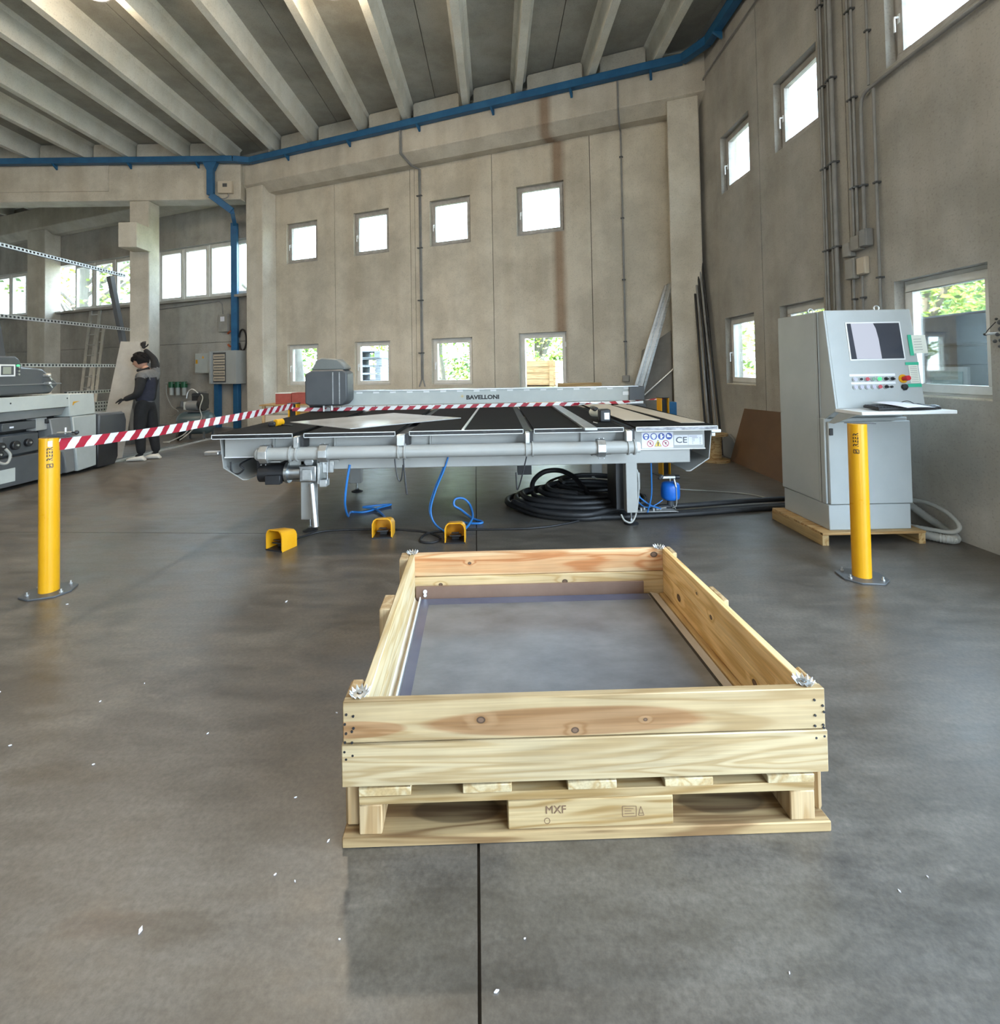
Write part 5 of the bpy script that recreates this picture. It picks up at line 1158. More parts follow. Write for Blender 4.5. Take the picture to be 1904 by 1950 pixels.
wcond('single grey conduit rising right of the rust-stained panel', -1.33, 1.19, 5.66, .016, [(-1.33,.43,1.19),(-1.33,.43,5.55),(-1.32,.24,5.575),(-1.30,-.025,5.76),(-1.30,-.025,6.22)])
wcond('grey conduit left of a pair rising between the upper windows', -5.52, 1.1, 5.66, .014, [(-5.56,.436,1.0),(-5.50,.436,1.15),(-5.50,.436,5.56),(-5.57,.23,5.575),(-5.66,-.025,5.75),(-5.66,-.025,6.25)])
wcond('grey conduit right of a pair rising between the upper windows', -5.46, 1.1, 5.66, .014, [(-5.42,.436,1.0),(-5.465,.436,1.15),(-5.465,.436,5.56),(-5.535,.23,5.575),(-5.625,-.025,5.75),(-5.625,-.025,6.25)])
# valve cluster at the right edge of the picture
t = thing('valve_cluster', 'dark cluster of small valves and levers at the right edge beside the big window', 'valve', (3.40,3.30,1.5))
b = MB()
for (y, z, r) in ((3.29,1.60,.018),(3.285,1.555,.018),(3.33,1.475,.013),(3.29,1.48,.014),(3.30,1.44,.010),(3.31,1.52,.014),(3.27,1.42,.012),(3.24,1.58,.03),(3.24,1.48,.03)): b.ball((3.38,y,z), r, 10)
b.build('knobs', M['dkgrey'], t, kind='stuff')
MB().box(3.37,3.468,3.18,3.27,1.40,1.66).build('manifold', M['galv'], t, bev=.005)
b = MB(); b.cyl((3.385,3.27,1.528),(3.385,3.40,1.527),.008,n=8); b.build('lever', M['alu'], t); b = MB(); b.cyl((3.385,3.39,1.527),(3.385,3.405,1.527),.010,n=8); b.tube([(3.385,3.40,1.53),(3.385,3.375,1.56),(3.385,3.325,1.605)], .003, 6); b.ball((3.385,3.32,1.625),.009,8); b.build('lever_tip', M['black'], t)

# ================================================================ BLUE CABLE TRAY
t = thing('blue_cable_tray', 'long blue cable tray running along the top of beams and side wall', 'cable tray', (-6,11.5,6.25))
def chan(p0, p1, w_=.12, h=.13):
    b = MB(); p0, p1 = V(p0), V(p1); d = (p1-p0).normalized(); s_ = d.cross(V((0,0,1))).normalized()
    b.bar(p0-V((0,0,h/2-.003)), p1-V((0,0,h/2-.003)), w_, .006)
    for q in (-1, 1): b.bar(p0+s_*q*(w_/2-.002), p1+s_*q*(w_/2-.002), .004, h)
    b.bar(p0+V((0,0,h/2)), p1+V((0,0,h/2)), w_+.01, .004)
    return b.build('tray_length', M['blue'], t, smooth=False)
A0, A1, A2 = V((-23,11.50,6.27)), V((-5.92,11.50,6.27)), SW(9.7,-.08,6.27); A3 = SW(.25,-.08,6.30); A4 = V((3.36,7.5,6.30)); A5 = V((3.36,-5.5,6.30))
for p, q in ((A0,A1),(A1,A2),(A2,A3),(A3,A4),(A4,A5)): chan(p, q)
def bracket(p, d):
    b = MB(); d = V(d).normalized(); s_ = d.cross(V((0,0,1)))
    vs = [p+d*e_+V((0,0,-.065))+s_*x for e_ in (-.02,.02) for x in (-.07,.07)] + [p+d*e_+V((0,0,-.17))+s_*(-.07 if flipb else .07) for e_ in (-.02,.02)]
    b.add(vs, [(0,1,3,2),(0,4,1),(2,3,5),(0,2,5,4),(1,4,5,3)]).build('bracket', M['blue'], t, smooth=False)
flipb = True
for x in (-10.0,-8.3,-6.75,-12,-14): bracket(V((x,11.50,6.27)), (1,0,0))
for u_ in (8.6, 6.9, 5.2, 3.6, 2.1, .75): bracket(SW(u_,-.08,6.28), (CT,-ST,0))
for y in (7.2,5.6,4.0,2.4): bracket(V((3.36,y,6.30)), (0,-1,0))
t = thing('blue_cable_duct', 'blue duct dropping from the tray and jogging right down to the fuse cabinet', 'cable tray', (-6.44,11.5,5.4))
def vduct(pts, w_=.16, d_=.09):
    for p, q in zip(pts[:-1], pts[1:]): MB().bar(p, q, w_, d_, up=V((0,1,0))).build('duct_length', M['blue'], t, bev=.004)
W1 = SW(10.70,.34,5.05); W2 = SW(10.70,.34,1.88)
vduct([V((-6.44,11.50,6.22)), V((-6.44,11.50,5.45)), V((-6.02,11.62,5.12)), W1, W2], .15)
b = MB(); b.prism([(-6.60,6.20),(-6.28,6.20),(-6.365,6.02),(-6.515,6.02)], 11.45, 11.56, 'y').build('duct_funnel', M['blue'], t)
for u_, lb_ in ((11.36, 'left of two short blue ducts from the fuse cabinets to the floor'), (10.70, 'right of two short blue ducts from the fuse cabinets to the floor')):
    t = thing('blue_cable_duct', lb_, 'cable tray', tuple(SW(u_,.38,0)), 0, 'short blue ducts below the fuse cabinets'); MB().bar(SW(u_,.39,0.0), SW(u_,.39,1.18), .16, .10, up=V((ST,CT,0))).build('duct_length', M['blue'], t, bev=.004)
# ================================================================ LEFT: grinding machine
MC = thing('grinding_machine', 'long grey glass-edging machine at the left edge behind the yellow bollard', 'machine', (-6.3, 5.5, 0))
def mx(x0, x1, y0, y1, z0, z1, nm_, m_, bev=.006, par=None): return MB().box(x0, x1, y0, y1, z0, z1).build(nm_, m_, par or MC, bev=bev)
def my(prof, x0, x1, nm_, m_, bev=.01, par=None): return MB().prism(prof, x0, x1, 'x').build(nm_, m_, par or MC, bev=bev)
BASE = mx(-6.9, -5.78, 3.6, 6.78, .045, .385, 'machine_base', M['dkgrey'])
mx(-5.785, -5.775, 5.93, 6.12, .10, .26, 'base_label', M['ltgrey'], .001, BASE); mx(-5.785, -5.775, 6.52, 6.62, .22, .33, 'base_label', M['ltgrey'], .001, BASE)
mx(-6.9, -5.95, 3.6, 6.85, .385, .82, 'inner_frame', M['black'])
hood = my([(3.6,1.126),(6.62,1.126),(6.74,1.25),(6.51,1.44),(6.42,1.458),(6.22,1.47),(6.20,1.56),(6.14,1.60),(3.6,1.60)], -6.6, -5.79, 'hood', M['dkgrey'], .02)
my([(3.6,1.26),(6.76,1.26),(6.76,1.245),(3.6,1.245)], -6.6, -5.775, 'hood_lip', M['mgrey'], .002)
SCR = mx(-5.79, -5.782, 5.915, 6.125, 1.355, 1.500, 'display_frame', M['white'], .003)
mx(-5.783, -5.779, 5.945, 6.10, 1.375, 1.482, 'display_bezel', M['dkgrey'], .001, SCR); mx(-5.780, -5.777, 5.965, 6.065, 1.385, 1.470, 'display_picture', nm('dim_display', (.30,.32,.26), .3), .0, SCR)
b = MB()
for z in (1.468,1.42,1.38): b.cyl((-5.79,6.16,z),(-5.77,6.16,z),.012,n=12)
b.build('display_button', M['galv'], MC)
MB().cyl((-5.79,6.155,1.487),(-5.768,6.155,1.487),.012,n=12).build('signal_light', emis('green_signal', (.1,.8,.3), .8), MC)
text_obj('lettering', 'VIESSE', .030, frame_m((-5.789,5.975,1.545), (0,1,0), (0,0,1)), M['mgrey'], MC) if False else None
for y, z in ((6.52,1.36),(6.53,1.26)):
    b = MB(); b.cyl((-5.80,y,z),(-5.74,y,z),.022,n=12); b.ball((-5.73,y,z),.022,10); b.bar((-5.74,y,z),(-5.74,y+.05,z-.06),.015,.015); b.build('hood_latch', M['galv'], MC)
beam = mx(-6.5, -5.75, 3.6, 6.85, .935, 1.108, 'front_beam', M['ltgrey'])
my([(3.6,.935),(6.85,.935),(6.78,.83),(3.6,.81)], -6.4, -5.79, 'beam_skirt', M['mgrey'], .004)
b = MB()
for y, z in ((6.03,1.035),(6.82,1.05),(5.3,1.03)): b.cyl((-5.755,y,z),(-5.748,y,z),.010,n=10)
b.build('beam_screw', M['black'], MC)
my([(6.86,.80),(7.30,.80),(7.275,1.10),(6.845,1.108)], -6.5, -5.75, 'end_cover_top', M['ltgrey'])
my([(6.90,.795),(7.31,.795),(7.31,.06),(6.99,.04),(6.96,.30)], -6.5, -5.745, 'end_cover', varied('end_cover_grey', (.36,.39,.38), (.42,.45,.44), 3, .4, bump=0))
my([(6.58,.80),(6.90,.795),(6.96,.30),(6.98,.045),(6.84,.045),(6.81,.25),(6.78,.33),(6.70,.36),(6.66,.385)], -6.5, -5.77, 'end_panel', M['mgrey'])
mx(-5.92, -5.90, 7.262, 7.28, .62, 1.0, 'edge_strip', M['galv'], .0)
MB().prism([(6.91,1.0),(7.02,1.0),(6.92,.975),(6.915,.95),(6.90,.95)], -5.744, -5.7435, 'x').build('yellow_mark', M['yellow'], MC)
mx(-6.0, -5.80, 5.98, 6.42, .70, .80, 'drive_housing', M['dkgrey']); mx(-5.80, -5.796, 6.07, 6.12, .735, .755, 'type_label', M['paper'], 0)
mx(-5.95, -5.82, 6.44, 6.60, .66, .82, 'splash_tray', M['mwhite']); mx(-5.83, -5.79, 6.56, 6.66, .74, .80, 'black_bracket', M['black'])
mx(-6.1, -5.84, 6.00, 6.52, .385, .66, 'grinding_unit', M['dkgrey'], .03)
for y, z, r in ((5.99,.53,.05),(6.17,.52,.055),(6.34,.53,.048),(5.96,.44,.05)):
    w_ = MB().cyl((-5.86,y,z),(-5.80,y,z),r,n=20).build('hand_wheel', M['black'], MC, bev=.006); MB().cyl((-5.80,y,z),(-5.785,y,z),.012,n=10).build('wheel_hub', M['galv'], w_)
MB().tube(smooth_path([(-5.80,5.80,.50),(-5.78,5.92,.36),(-5.78,6.02,.33),(-5.78,6.06,.42),(-5.80,6.02,.50)]), .016, 8).build('corrugated_lead', hz, MC)
MB().cyl((-5.95,6.66,0),(-5.95,6.66,.05),.035,n=12).build('machine_foot', M['dkgrey'], MC); MB().cyl((-6.7,6.6,0),(-6.7,6.6,.05),.035,n=12).build('machine_foot', M['dkgrey'], MC); MB().cyl((-5.95,4.0,0),(-5.95,4.0,.05),.035,n=12).build('machine_foot', M['dkgrey'], MC); MB().cyl((-6.1,7.15,0),(-6.1,7.15,.08),.03,n=12).build('machine_foot', M['dkgrey'], MC)
t = thing('sheet_panel', 'beige sheet standing behind the grey end of the edging machine', 'sheet', (-6.6,7.0,0)); MB().prism([(6.80,0),(7.70,0),(7.66,1.40),(6.85,1.40)], -6.72, -6.70, 'x').build('panel', M['cream_panel'], t)
BN = thing('dark_bin', 'dark plastic bin with lid between the edging machine and the man', 'bin', (-6.05,7.6,0))
MB().prism([(7.33,.02),(7.66,.02),(7.72,.12),(7.72,.46),(7.33,.46)], -6.4, -5.74, 'x').build('lower_bin', M['black'], BN, bev=.01)
MB().prism([(7.33,.46),(7.86,.48),(7.87,.66),(7.83,.775),(7.33,.785)], -6.5, -5.72, 'x').build('upper_bin', M['dkgrey'], BN, bev=.02, seg=2); MB().prism([(7.33,.786),(7.80,.776),(7.80,.79),(7.33,.80)], -6.5, -5.74, 'x').build('lid', M['mgrey'], BN)
for k, (x, lb_) in enumerate(((-5.88,'front one of two long metal rails lying on the floor behind the man\'s feet'),(-5.97,'rear one of two long metal rails lying on the floor behind the man\'s feet'))):
    t = thing('floor_rail', lb_, 'rail', (x,8.9,0), 0, 'metal rails on the floor at the left')
    MB().bar((x-.03+k*.0,7.42,.014), (x+.03,10.4,.014), .035, .028).build('rail', M['alu'] if k == 0 else M['steel'], t)
# ---- slotted rack
RK = thing('slotted_rack', 'tall rack of slotted metal rails behind the edging machine', 'rack', (-7,8.5,0))
def rail(z, y0, y1, x=-7.0, h=.058):
    b = MB(); b.box(x-.04,x,y0,y1,z+h/2-.004,z+h/2); b.box(x-.003,x,y0,y1,z+h/2-.014,z+h/2); b.box(x-.003,x,y0,y1,z-h/2,z-h/2+.014)
    y = y0
    while y < y1-.01: b.box(x-.003,x,y,y+.026,z-h/2+.014,z+h/2-.014); y += .062
    b.box(x-.045,x-.043,y0,y1,z-h/2,z+h/2,mi=1)
    return b.build('slotted_rail', [M['galv'],M['dkgrey']], RK, smooth=False)
for z, ya, yb in ((3.245,4.5,9.65),(2.225,4.5,9.72),(1.525,7.0,9.42),(1.065,8.3,9.36),(.86,8.3,9.3),(.80,8.3,9.3),(.74,8.3,9.3)): rail(z, ya, yb)
for (ya, yb) in ((9.30,9.85),(5.2,5.75),(6.98,7.2)):
    MB().bar((-7.09,yb+.35,0), (-7.06,ya,3.2 if ya < 9 else 3.18), .07, .10).build('rack_post', M['dkgrey'], RK)
MB().box(-7.6,-7.04,9.8,9.95,0,.10).build('rack_foot', M['dkgrey'], RK)
# ---- ladder
LD_ = thing('ladder', 'extending aluminium ladder leaning on the far left wall behind the rack', 'ladder', (-10.2,12.7,0))
def ladder(p0, p1, w_, n, z_off):
    p0, p1 = V(p0), V(p1); s_ = V((CT,-ST,0))*w_/2
    for q in (-1, 1): MB().bar(p0+s_*q, p1+s_*q*.86, .03, .075, up=V((1,0,0))).build('ladder_rail', M['alu'], LD_)
    for i in range(n):
        c = p0.lerp(p1, (i+.6)/n); MB().cyl(c-s_*.95, c+s_*.95, .016, n=8).build('rung', M['alu'], LD_)
ladder((-10.35,12.75,0), (-11.10,14.08,3.15), .46, 11, 0); ladder((-10.18,12.68,0), (-10.74,13.8,2.66), .36, 9, 0)
# ---- sheet held by the man
t = thing('grey_sheet', 'tall pale grey sheet held upright by the man', 'sheet', (-6.1,8.25,0))
b = MB(); P = [V((-6.42,8.16,.0)), V((-5.98,8.12,.0)), V((-5.705,8.24,1.885)), V((-6.10,8.26,1.90))]; q = V((.0,.010,0))
b.add(P+[p+q for p in P], [(0,1,2,3),(7,6,5,4),(0,4,5,1),(1,5,6,2),(2,6,7,3),(3,7,4,0)]).build('sheet', M['board'], t)

# ================================================================ PERSON
PS = thing('person', 'dark-haired man in black and grey work clothes holding up the grey sheet', 'person', (-5.5,8.0,0))
def skin(name, nodes, edges, mats, par=PS, sub=2, assign=None):
    me = bpy.data.meshes.new(name); me.from_pydata([n[0] for n in nodes], edges, [])
    o = bpy.data.objects.new(name, me); COL.objects.link(o)
    s = o.modifiers.new('skin', 'SKIN'); s.use_smooth_shade = True
    for i, n in enumerate(nodes):
        r = n[1]; me.skin_vertices[0].data[i].radius = (r, r) if not hasattr(r, '__len__') else r
        me.skin_vertices[0].data[i].use_root = (i == 0)
    ss = o.modifiers.new('sub', 'SUBSURF'); ss.levels = sub; ss.render_levels = sub
    dg = bpy.context.evaluated_depsgraph_get(); m2 = bpy.data.meshes.new_from_object(o.evaluated_get(dg))
    bpy.data.objects.remove(o); bpy.data.meshes.remove(me)
    m2.name = name; im = root_m(par).inverted(); m2.transform(im); 
    if not isinstance(mats, (list, tuple)): mats = [mats]
    m2.materials.clear()
    for m in mats: m2.materials.append(m)
    if assign:
        for p in m2.polygons: p.material_index = assign(im.inverted() @ p.center)
    m2.shade_smooth()
    o = bpy.data.objects.new(name, m2); COL.objects.link(o); o.parent = par; RM[o.name] = root_m(par)
    return o
J = dict(pel=(-5.535,8.02,.93), wst=(-5.535,8.02,1.06), chs=(-5.515,8.02,1.24), upc=(-5.495,8.02,1.36), nck=(-5.515,8.015,1.445), hd0=(-5.565,8.01,1.50),
         lsh=(-5.475,7.87,1.335), lel=(-5.50,7.80,1.03), lwr=(-5.745,7.84,.965), rsh=(-5.46,8.15,1.375), rel=(-5.53,8.22,1.60), rwr=(-5.675,8.195,1.765),
         lhp=(-5.54,7.94,.90), lkn=(-5.56,7.93,.50), lan=(-5.545,7.95,.10), rhp=(-5.52,8.10,.90), rkn=(-5.50,8.12,.50), ran=(-5.435,8.14,.10))
# body: one continuous surface (skin)
bn = [(J['pel'],.075),(J['wst'],.070),(J['chs'],.08),(J['upc'],.055),(J['nck'],.050),(J['hd0'],.055),
      (J['lsh'],.035),(J['lel'],.038),(J['lwr'],.026),(J['rsh'],.032),(J['rel'],.038),(J['rwr'],.026),
      (J['lhp'],.06),(J['lkn'],.05),(J['lan'],.034),(J['rhp'],.06),(J['rkn'],.05),(J['ran'],.034),
      ((-5.63,7.93,.055),.034),((-5.52,8.15,.055),.034)]
be = [(0,1),(1,2),(2,3),(3,4),(4,5),(3,6),(6,7),(7,8),(3,9),(9,10),(10,11),(0,12),(12,13),(13,14),(0,15),(15,16),(16,17),(14,18),(17,19)]
skin('body', bn, be, [M['skin'], M['cloth_black']], assign=lambda p: 1 if p.z < .2 or .7 < p.z < 1.2 else 0)
# head with a face, turned to the left and down
HM = Matrix.Translation((-5.600,8.005,1.565)) @ Matrix.Rotation(math.radians(192), 4, 'Z') @ Matrix.Rotation(math.radians(14), 4, 'Y')   # local +x = facing
def head_mesh():
    b = MB(); n, m_ = 22, 16; vs = []
    for i in range(m_+1):
        a = -math.pi/2 + math.pi*i/m_; z = .118*math.sin(a)
        for k in range(n):
            th = 2*math.pi*k/n; cx2, cy2 = math.cos(th), math.sin(th); rr = math.cos(a)
            x = .098*rr*cx2; y = .074*rr*cy2
            if z < 0: x *= 1 + .10*z/.118*(-1 if cx2 > 0 else 1.2); y *= 1 + .28*z/.118
            if cx2 > .93 and -.035 < z < .012: x += .020*(1-abs(z+.02)/.03 if abs(z+.02) < .03 else 0)
            if cx2 > .8 and -.078 < z < -.05: x += .006
            if cx2 > .6 and .0 < z < .03: x -= .005
            vs.append(HM @ V((x, y, z)))
    return b.add(vs, [(i*n+k, i*n+(k+1) % n, (i+1)*n+(k+1) % n, (i+1)*n+k) for i in range(m_) for k in range(n)])
head = head_mesh().build('head', M['skin'], PS)
b = MB(); b.ball(HM @ V((.098,0,-.022)), (.016,.013,.018), 10); b.build('nose', M['skin'], head)
b = MB(); b.ball(HM @ V((.0,.073,-.005)), (.018,.010,.028), 10); b.ball(HM @ V((.0,-.073,-.005)), (.018,.010,.028), 10); b.build('ear', M['skin'], head)
b = MB(); b.ball(HM @ V((.083,.031,.012)), (.010,.014,.008), 8); b.ball(HM @ V((.083,-.031,.012)), (.010,.014,.008), 8); b.build('eye', M['hair'], head)
MB().ball(HM @ V((.086,0,-.062)), (.008,.020,.006), 8).build('mouth', nm('lips', (.35,.13,.10), .5), head)
# hair: tufted cap
b = MB(); n, m_ = 26, 14; vs = []; rnd = random.Random(5)
for i in range(m_+1):
    a = -.42 + (math.pi/2+.42)*i/m_
    for k in range(n):
        th = 2*math.pi*k/n; cx2 = math.cos(th); aa = a
        if cx2 > .15: aa = max(a, .34+.12*math.sin(th*7))
        bump_ = 1.0 + .07*math.sin(th*5+i)+.05*rnd.random()
        vs.append(HM @ V((.115*math.cos(aa)*cx2*bump_-.004, .092*math.cos(aa)*math.sin(th)*bump_, .135*math.sin(aa)*bump_+.006)))
b.add(vs, [(i*n+k, i*n+(k+1) % n, (i+1)*n+(k+1) % n, (i+1)*n+k) for i in range(m_) for k in range(n)])
for k in range(60):
    th = rnd.uniform(0, 6.28); a = rnd.uniform(.15, 1.4); p = V((.112*math.cos(a)*math.cos(th), .09*math.cos(a)*math.sin(th), .135*math.sin(a)+.004))
    b.ball(HM @ p, (.022,.020,.018), 6)
for y in (-.045,-.02,.0,.022,.045): b.ball(HM @ V((.080,y,.066)), (.024,.020,.022), 8)
b.build('hair', M['hair'], PS)
# jacket: torso and sleeves, grey yoke and hem
jn = [((-5.535,8.02,.87),.155),((-5.535,8.02,1.06),(.165,.13)),((-5.515,8.02,1.22),(.175,.135)),((-5.495,8.02,1.355),(.150,.105)),((-5.515,8.015,1.425),.068),
      ((-5.475,7.875,1.335),.080),((-5.50,7.795,1.04),.062),((-5.735,7.838,.968),.040),((-5.46,8.155,1.375),.078),((-5.53,8.225,1.60),.056),((-5.672,8.196,1.765),.036)]
je = [(0,1),(1,2),(2,3),(3,4),(3,5),(5,6),(6,7),(3,8),(8,9),(9,10)]
def jm(c):
    if c.z < .945 and c.x > -5.72 and c.y > 7.86: return 2
    arm = (c.y < 7.885 and c.z < 1.30) or c.z > 1.46
    if arm: return 0
    if c.z > 1.285: return 2
    return 1 if c.y < 8.02 and c.x > -5.60 else 0
skin('jacket', jn, je, [M['cloth_black'], M['cloth_navy'], M['cloth_grey']], assign=jm)
MB().tube([(-5.615,7.975,1.425),(-5.595,7.94,1.415),(-5.52,7.925,1.42),(-5.45,7.99,1.455)], .022, 8).build('collar', M['cloth_black'], PS)
tn = [((-5.535,8.02,1.00),.125),((-5.535,8.02,.91),.135),((-5.545,7.945,.86),.105),((-5.565,7.935,.50),.086),((-5.550,7.95,.09),.060),((-5.520,8.10,.86),.105),((-5.495,8.12,.50),.086),((-5.440,8.14,.09),.060)]
skin('trousers', tn, [(0,1),(1,2),(2,3),(3,4),(1,5),(5,6),(6,7)], M['cloth_black'])
for ax_, ay, tx in ((-5.545,7.95,-5.74),(-5.435,8.14,-5.60)):
    dy = -.03
    b = MB(); vs = []; secs = [(ax_+.055,.030,.032,.035),(ax_+.02,.050,.040,.085),(ax_-.04,.052,.045,.085),(ax_-.10,.046,.052,.070),(tx+.03,.042,.052,.055),(tx,.036,.040,.042)]
    n = 12
    for i, (x, hz_, wy, top) in enumerate(secs):
        cy2 = ay + dy*i/5
        for k in range(n):
            th = 2*math.pi*k/n; z = top*.5+top*.5*math.sin(th); vs.append((x, cy2+wy*math.cos(th), max(.004, z)))
    b.add(vs, [(i*n+k, i*n+(k+1) % n, (i+1)*n+(k+1) % n, (i+1)*n+k) for i in range(5) for k in range(n)] + [tuple(range(n)), tuple(range(5*n, 6*n))])
    b.build('shoe', M['shoe'], PS)
def glove(wr, dirv, pal_n, curl, nm_='glove', s_=1):
    """palm + five separate bent fingers; dirv = wrist to knuckles, pal_n = palm normal"""
    wr, d, nn = V(wr), V(dirv).normalized(), V(pal_n).normalized(); sd = d.cross(nn).normalized()*s_
    nodes = [(tuple(wr),.024),(tuple(wr+d*.045),(.036,.020)),(tuple(wr+d*.085),(.040,.017))]; edges = [(0,1),(1,2)]
    g = skin(nm_, nodes, edges, M['cloth_black'], sub=2)
    for i, (off, ln) in enumerate(((-.030,.070),(-.010,.080),(.011,.076),(.031,.060))):
        base = wr+d*.080+sd*off; p = [base]; dd = d.copy()
        for q in range(3):
            dd = (dd + nn*curl*(.5+.25*i*0)).normalized(); p.append(p[-1]+dd*ln*(.42,.32,.26)[q])
        skin('finger', [(tuple(base-d*.02),.011),(tuple(p[0]),.0105),(tuple(p[1]),.0098),(tuple(p[2]),.009),(tuple(p[3]),.0075)], [(0,1),(1,2),(2,3),(3,4)], M['cloth_black'], par=g, sub=1)
    tb0 = wr+d*.030-sd*.030; p1 = tb0-sd*.025+d*.020+nn*.012; p2 = p1-sd*.006+d*.028+nn*.014
    skin('thumb', [(tuple(tb0+sd*.012),.013),(tuple(tb0),.0125),(tuple(p1),.0115),(tuple(p2),.009)], [(0,1),(1,2),(2,3)], M['cloth_black'], par=g, sub=1)
glove((-5.675,8.197,1.768), (-.30,.12,1.0), (-.25,.95,-.15), .95)
glove((-5.735,7.838,.967), (-1,.15,-.12), (.15,.55,-.75), .45, s_=-1)

# ================================================================ left wall fittings
def wbx(u0, u1, y0, y1, z0, z1): return dict(x0=-u0, x1=-u1, y0=y0, y1=y1, z0=z0, z1=z1)
def wbox(u0, u1, y0, y1, z0, z1, nm_, m_, par, bev=.004): return MB().box(-u0, -u1, y0, y1, z0, z1, M=WB).build(nm_, m_, par, bev=bev)
t = thing('switch_cabinet', 'closed pale switch cabinet with warning triangle left of the fuse cabinet', 'cabinet', tuple(SW(11.6,.3,1.36)))
wbox(11.92, 11.33, .20, .448, 1.36, 1.86, 'body', M['ltgrey'], t); wbox(11.90, 11.35, .19, .20, 1.38, 1.84, 'door', M['ltgrey'], t)
MB().prism([(-11.66,1.73),(-11.58,1.73),(-11.62,1.80)], .186, .189, 'y', fn=lambda p: WB @ p).build('warning_triangle', M['orange'], t); wbox(11.88, 11.81, .186, .189, 1.60, 1.70, 'yellow_label', M['yellow'], t, 0)
t = thing('fuse_cabinet', 'open-fronted grey fuse cabinet full of breaker rows beside the corner column', 'cabinet', tuple(SW(10.9,.2,1.1)))
wbox(11.30, 10.46, .16, .448, 1.09, 1.90, 'body', M['cab'], t)
wbox(11.22, 10.80, .150, .162, 1.13, 1.86, 'recess', M['dkgrey'], t, 0)
for k in range(5): wbox(11.20, 10.82, .140, .152, 1.165+.135*k, 1.275+.135*k, 'breaker_row', M['cream_panel'], t, .002)
b = MB()
for k in range(5):
    for i in range(7): x = 11.16-.05*i; b.box(-x, -x+.03, .134, .142, 1.20+.135*k, 1.235+.135*k, M=WB)
b.build('breakers', M['mgrey'], t, kind='stuff')
wbox(11.30, 11.24, .10, .16, 1.10, 1.89, 'open_door_edge', M['cab'], t)
t = thing('meter_box', 'small grey meter box high on the wall left of the blue duct', 'box', tuple(SW(11.1,.4,2.4))); wbox(11.26, 10.96, .33, .448, 2.38, 2.82, 'body', jbm, t); wbox(11.18, 11.05, .32, .335, 2.64, 2.76, 'window', M['paper'], t, .001)
t = thing('hose_reel', 'orange-red hose hanging in a loop behind the blue duct', 'hose', tuple(SW(10.9,.4,2.1)))
MB().tube([WB @ V((-10.92-.13*math.cos(a)*1.0, .40, 2.20+.19*math.sin(a))) for a in [i*math.pi/12 for i in range(3,22)]], .022, 8).build('hose', nm('orange_hose', (.45,.10,.03), .5), t)
t = thing('hose_reel', 'black hose hanging in a loop right of the blue duct', 'hose', tuple(SW(10.5,.4,2.1)))
MB().tube([WB @ V((-10.52+.12*math.cos(a), .40, 2.16+.26*math.sin(a))) for a in [i*math.pi/12 for i in range(-11,12)]], .020, 8).build('hose', M['rubber'], t)
t = thing('air_filter_set', 'row of air filters with green heads and clear bowls on the wall above the compressor', 'filter', tuple(SW(12.8,.3,.9)))
MB().cyl(WB @ V((-13.25,.36,1.11)), WB @ V((-12.3,.36,1.11)), .018, n=8).build('manifold_pipe', M['galv'], t)
for u_ in (13.02, 12.78, 12.54):
    MB().cyl(WB @ V((-u_,.36,1.00)), WB @ V((-u_,.36,1.15)), .075, n=14).build('filter_head', nm('filter_green', (.02,.12,.05), .4), t); MB().cyl(WB @ V((-u_,.36,.80)), WB @ V((-u_,.36,1.0)), .052, n=14).build('filter_bowl', M['ltgrey'], t)
t = thing('air_hose', 'thin pale air hose drooping from the filter set on the left wall', 'hose', tuple(SW(13.1,.3,1))); MB().tube(smooth_path([WB @ V(p) for p in ((-13.22,.36,1.08),(-13.18,.34,.8),(-12.95,.32,.5),(-12.75,.34,.38),(-12.95,.36,.26),(-13.2,.38,.25))]), .012, 6).build('hose', hz, t)
wc_ = thing('wall_conduit', 'thin conduit under the band windows bending down to the meter box', 'pipe', tuple(SW(12,.4,3)), 0, 'grey pipes on the left wall'); MB().tube([WB @ V(p) for p in ((-13.6,.43,3.10),(-11.35,.43,3.17),(-11.25,.43,3.10),(-11.22,.43,2.82))], .013, 6).build('pipe', M['conduit'], wc_)
t = thing('wall_box', 'small cream thermostat box on the end of the left inner beam', 'box', (-6.16,11.62,5.5)); MB().box(-6.32,-5.99,11.56,11.648,5.52,5.80).build('box', M['cream_panel'], t, bev=.006); MB().box(-6.20,-6.10,11.552,11.562,5.66,5.74).build('dial', M['dkgrey'], t)
MB().tube(smooth_path([(-6.10,11.60,5.52),(-6.10,11.60,5.44),(-6.22,11.60,5.40),(-6.33,11.60,5.46)]), .010, 6).build('cable', M['conduit'], t)
# compressor
CP = thing('air_compressor', 'grey-green piston air compressor on its round tank by the left wall', 'compressor', (-6.2,10.5,0))
MB().lathe([(.0,-.36),(.12,-.345),(.20,-.30),(.235,-.22),(.235,.22),(.20,.30),(.12,.345),(0,.36)], n=24, M=Matrix.Translation((-6.17,10.45,.34)) @ Matrix.Rotation(math.pi/2, 4, 'Y')).build('tank', varied('tank_green_grey', (.055,.085,.095), (.08,.115,.125), 3, .35, bump=0), CP)
MB().cyl((-6.27,10.34,.70), (-6.05,10.34,.70), .10, n=18).build('motor', M['mgrey'], CP); MB().box(-6.33,-6.24,10.28,10.38,.62,.78).build('motor_box', M['ltgrey'], CP, bev=.005)
MB().cyl((-6.02,10.40,.76), (-5.97,10.40,.76), .17, n=22).build('belt_guard', M['black'], CP); b = MB(); b.box(-6.25,-5.98,10.42,10.58,.62,.94); b.build('pump_block', M['black'], CP, bev=.01)
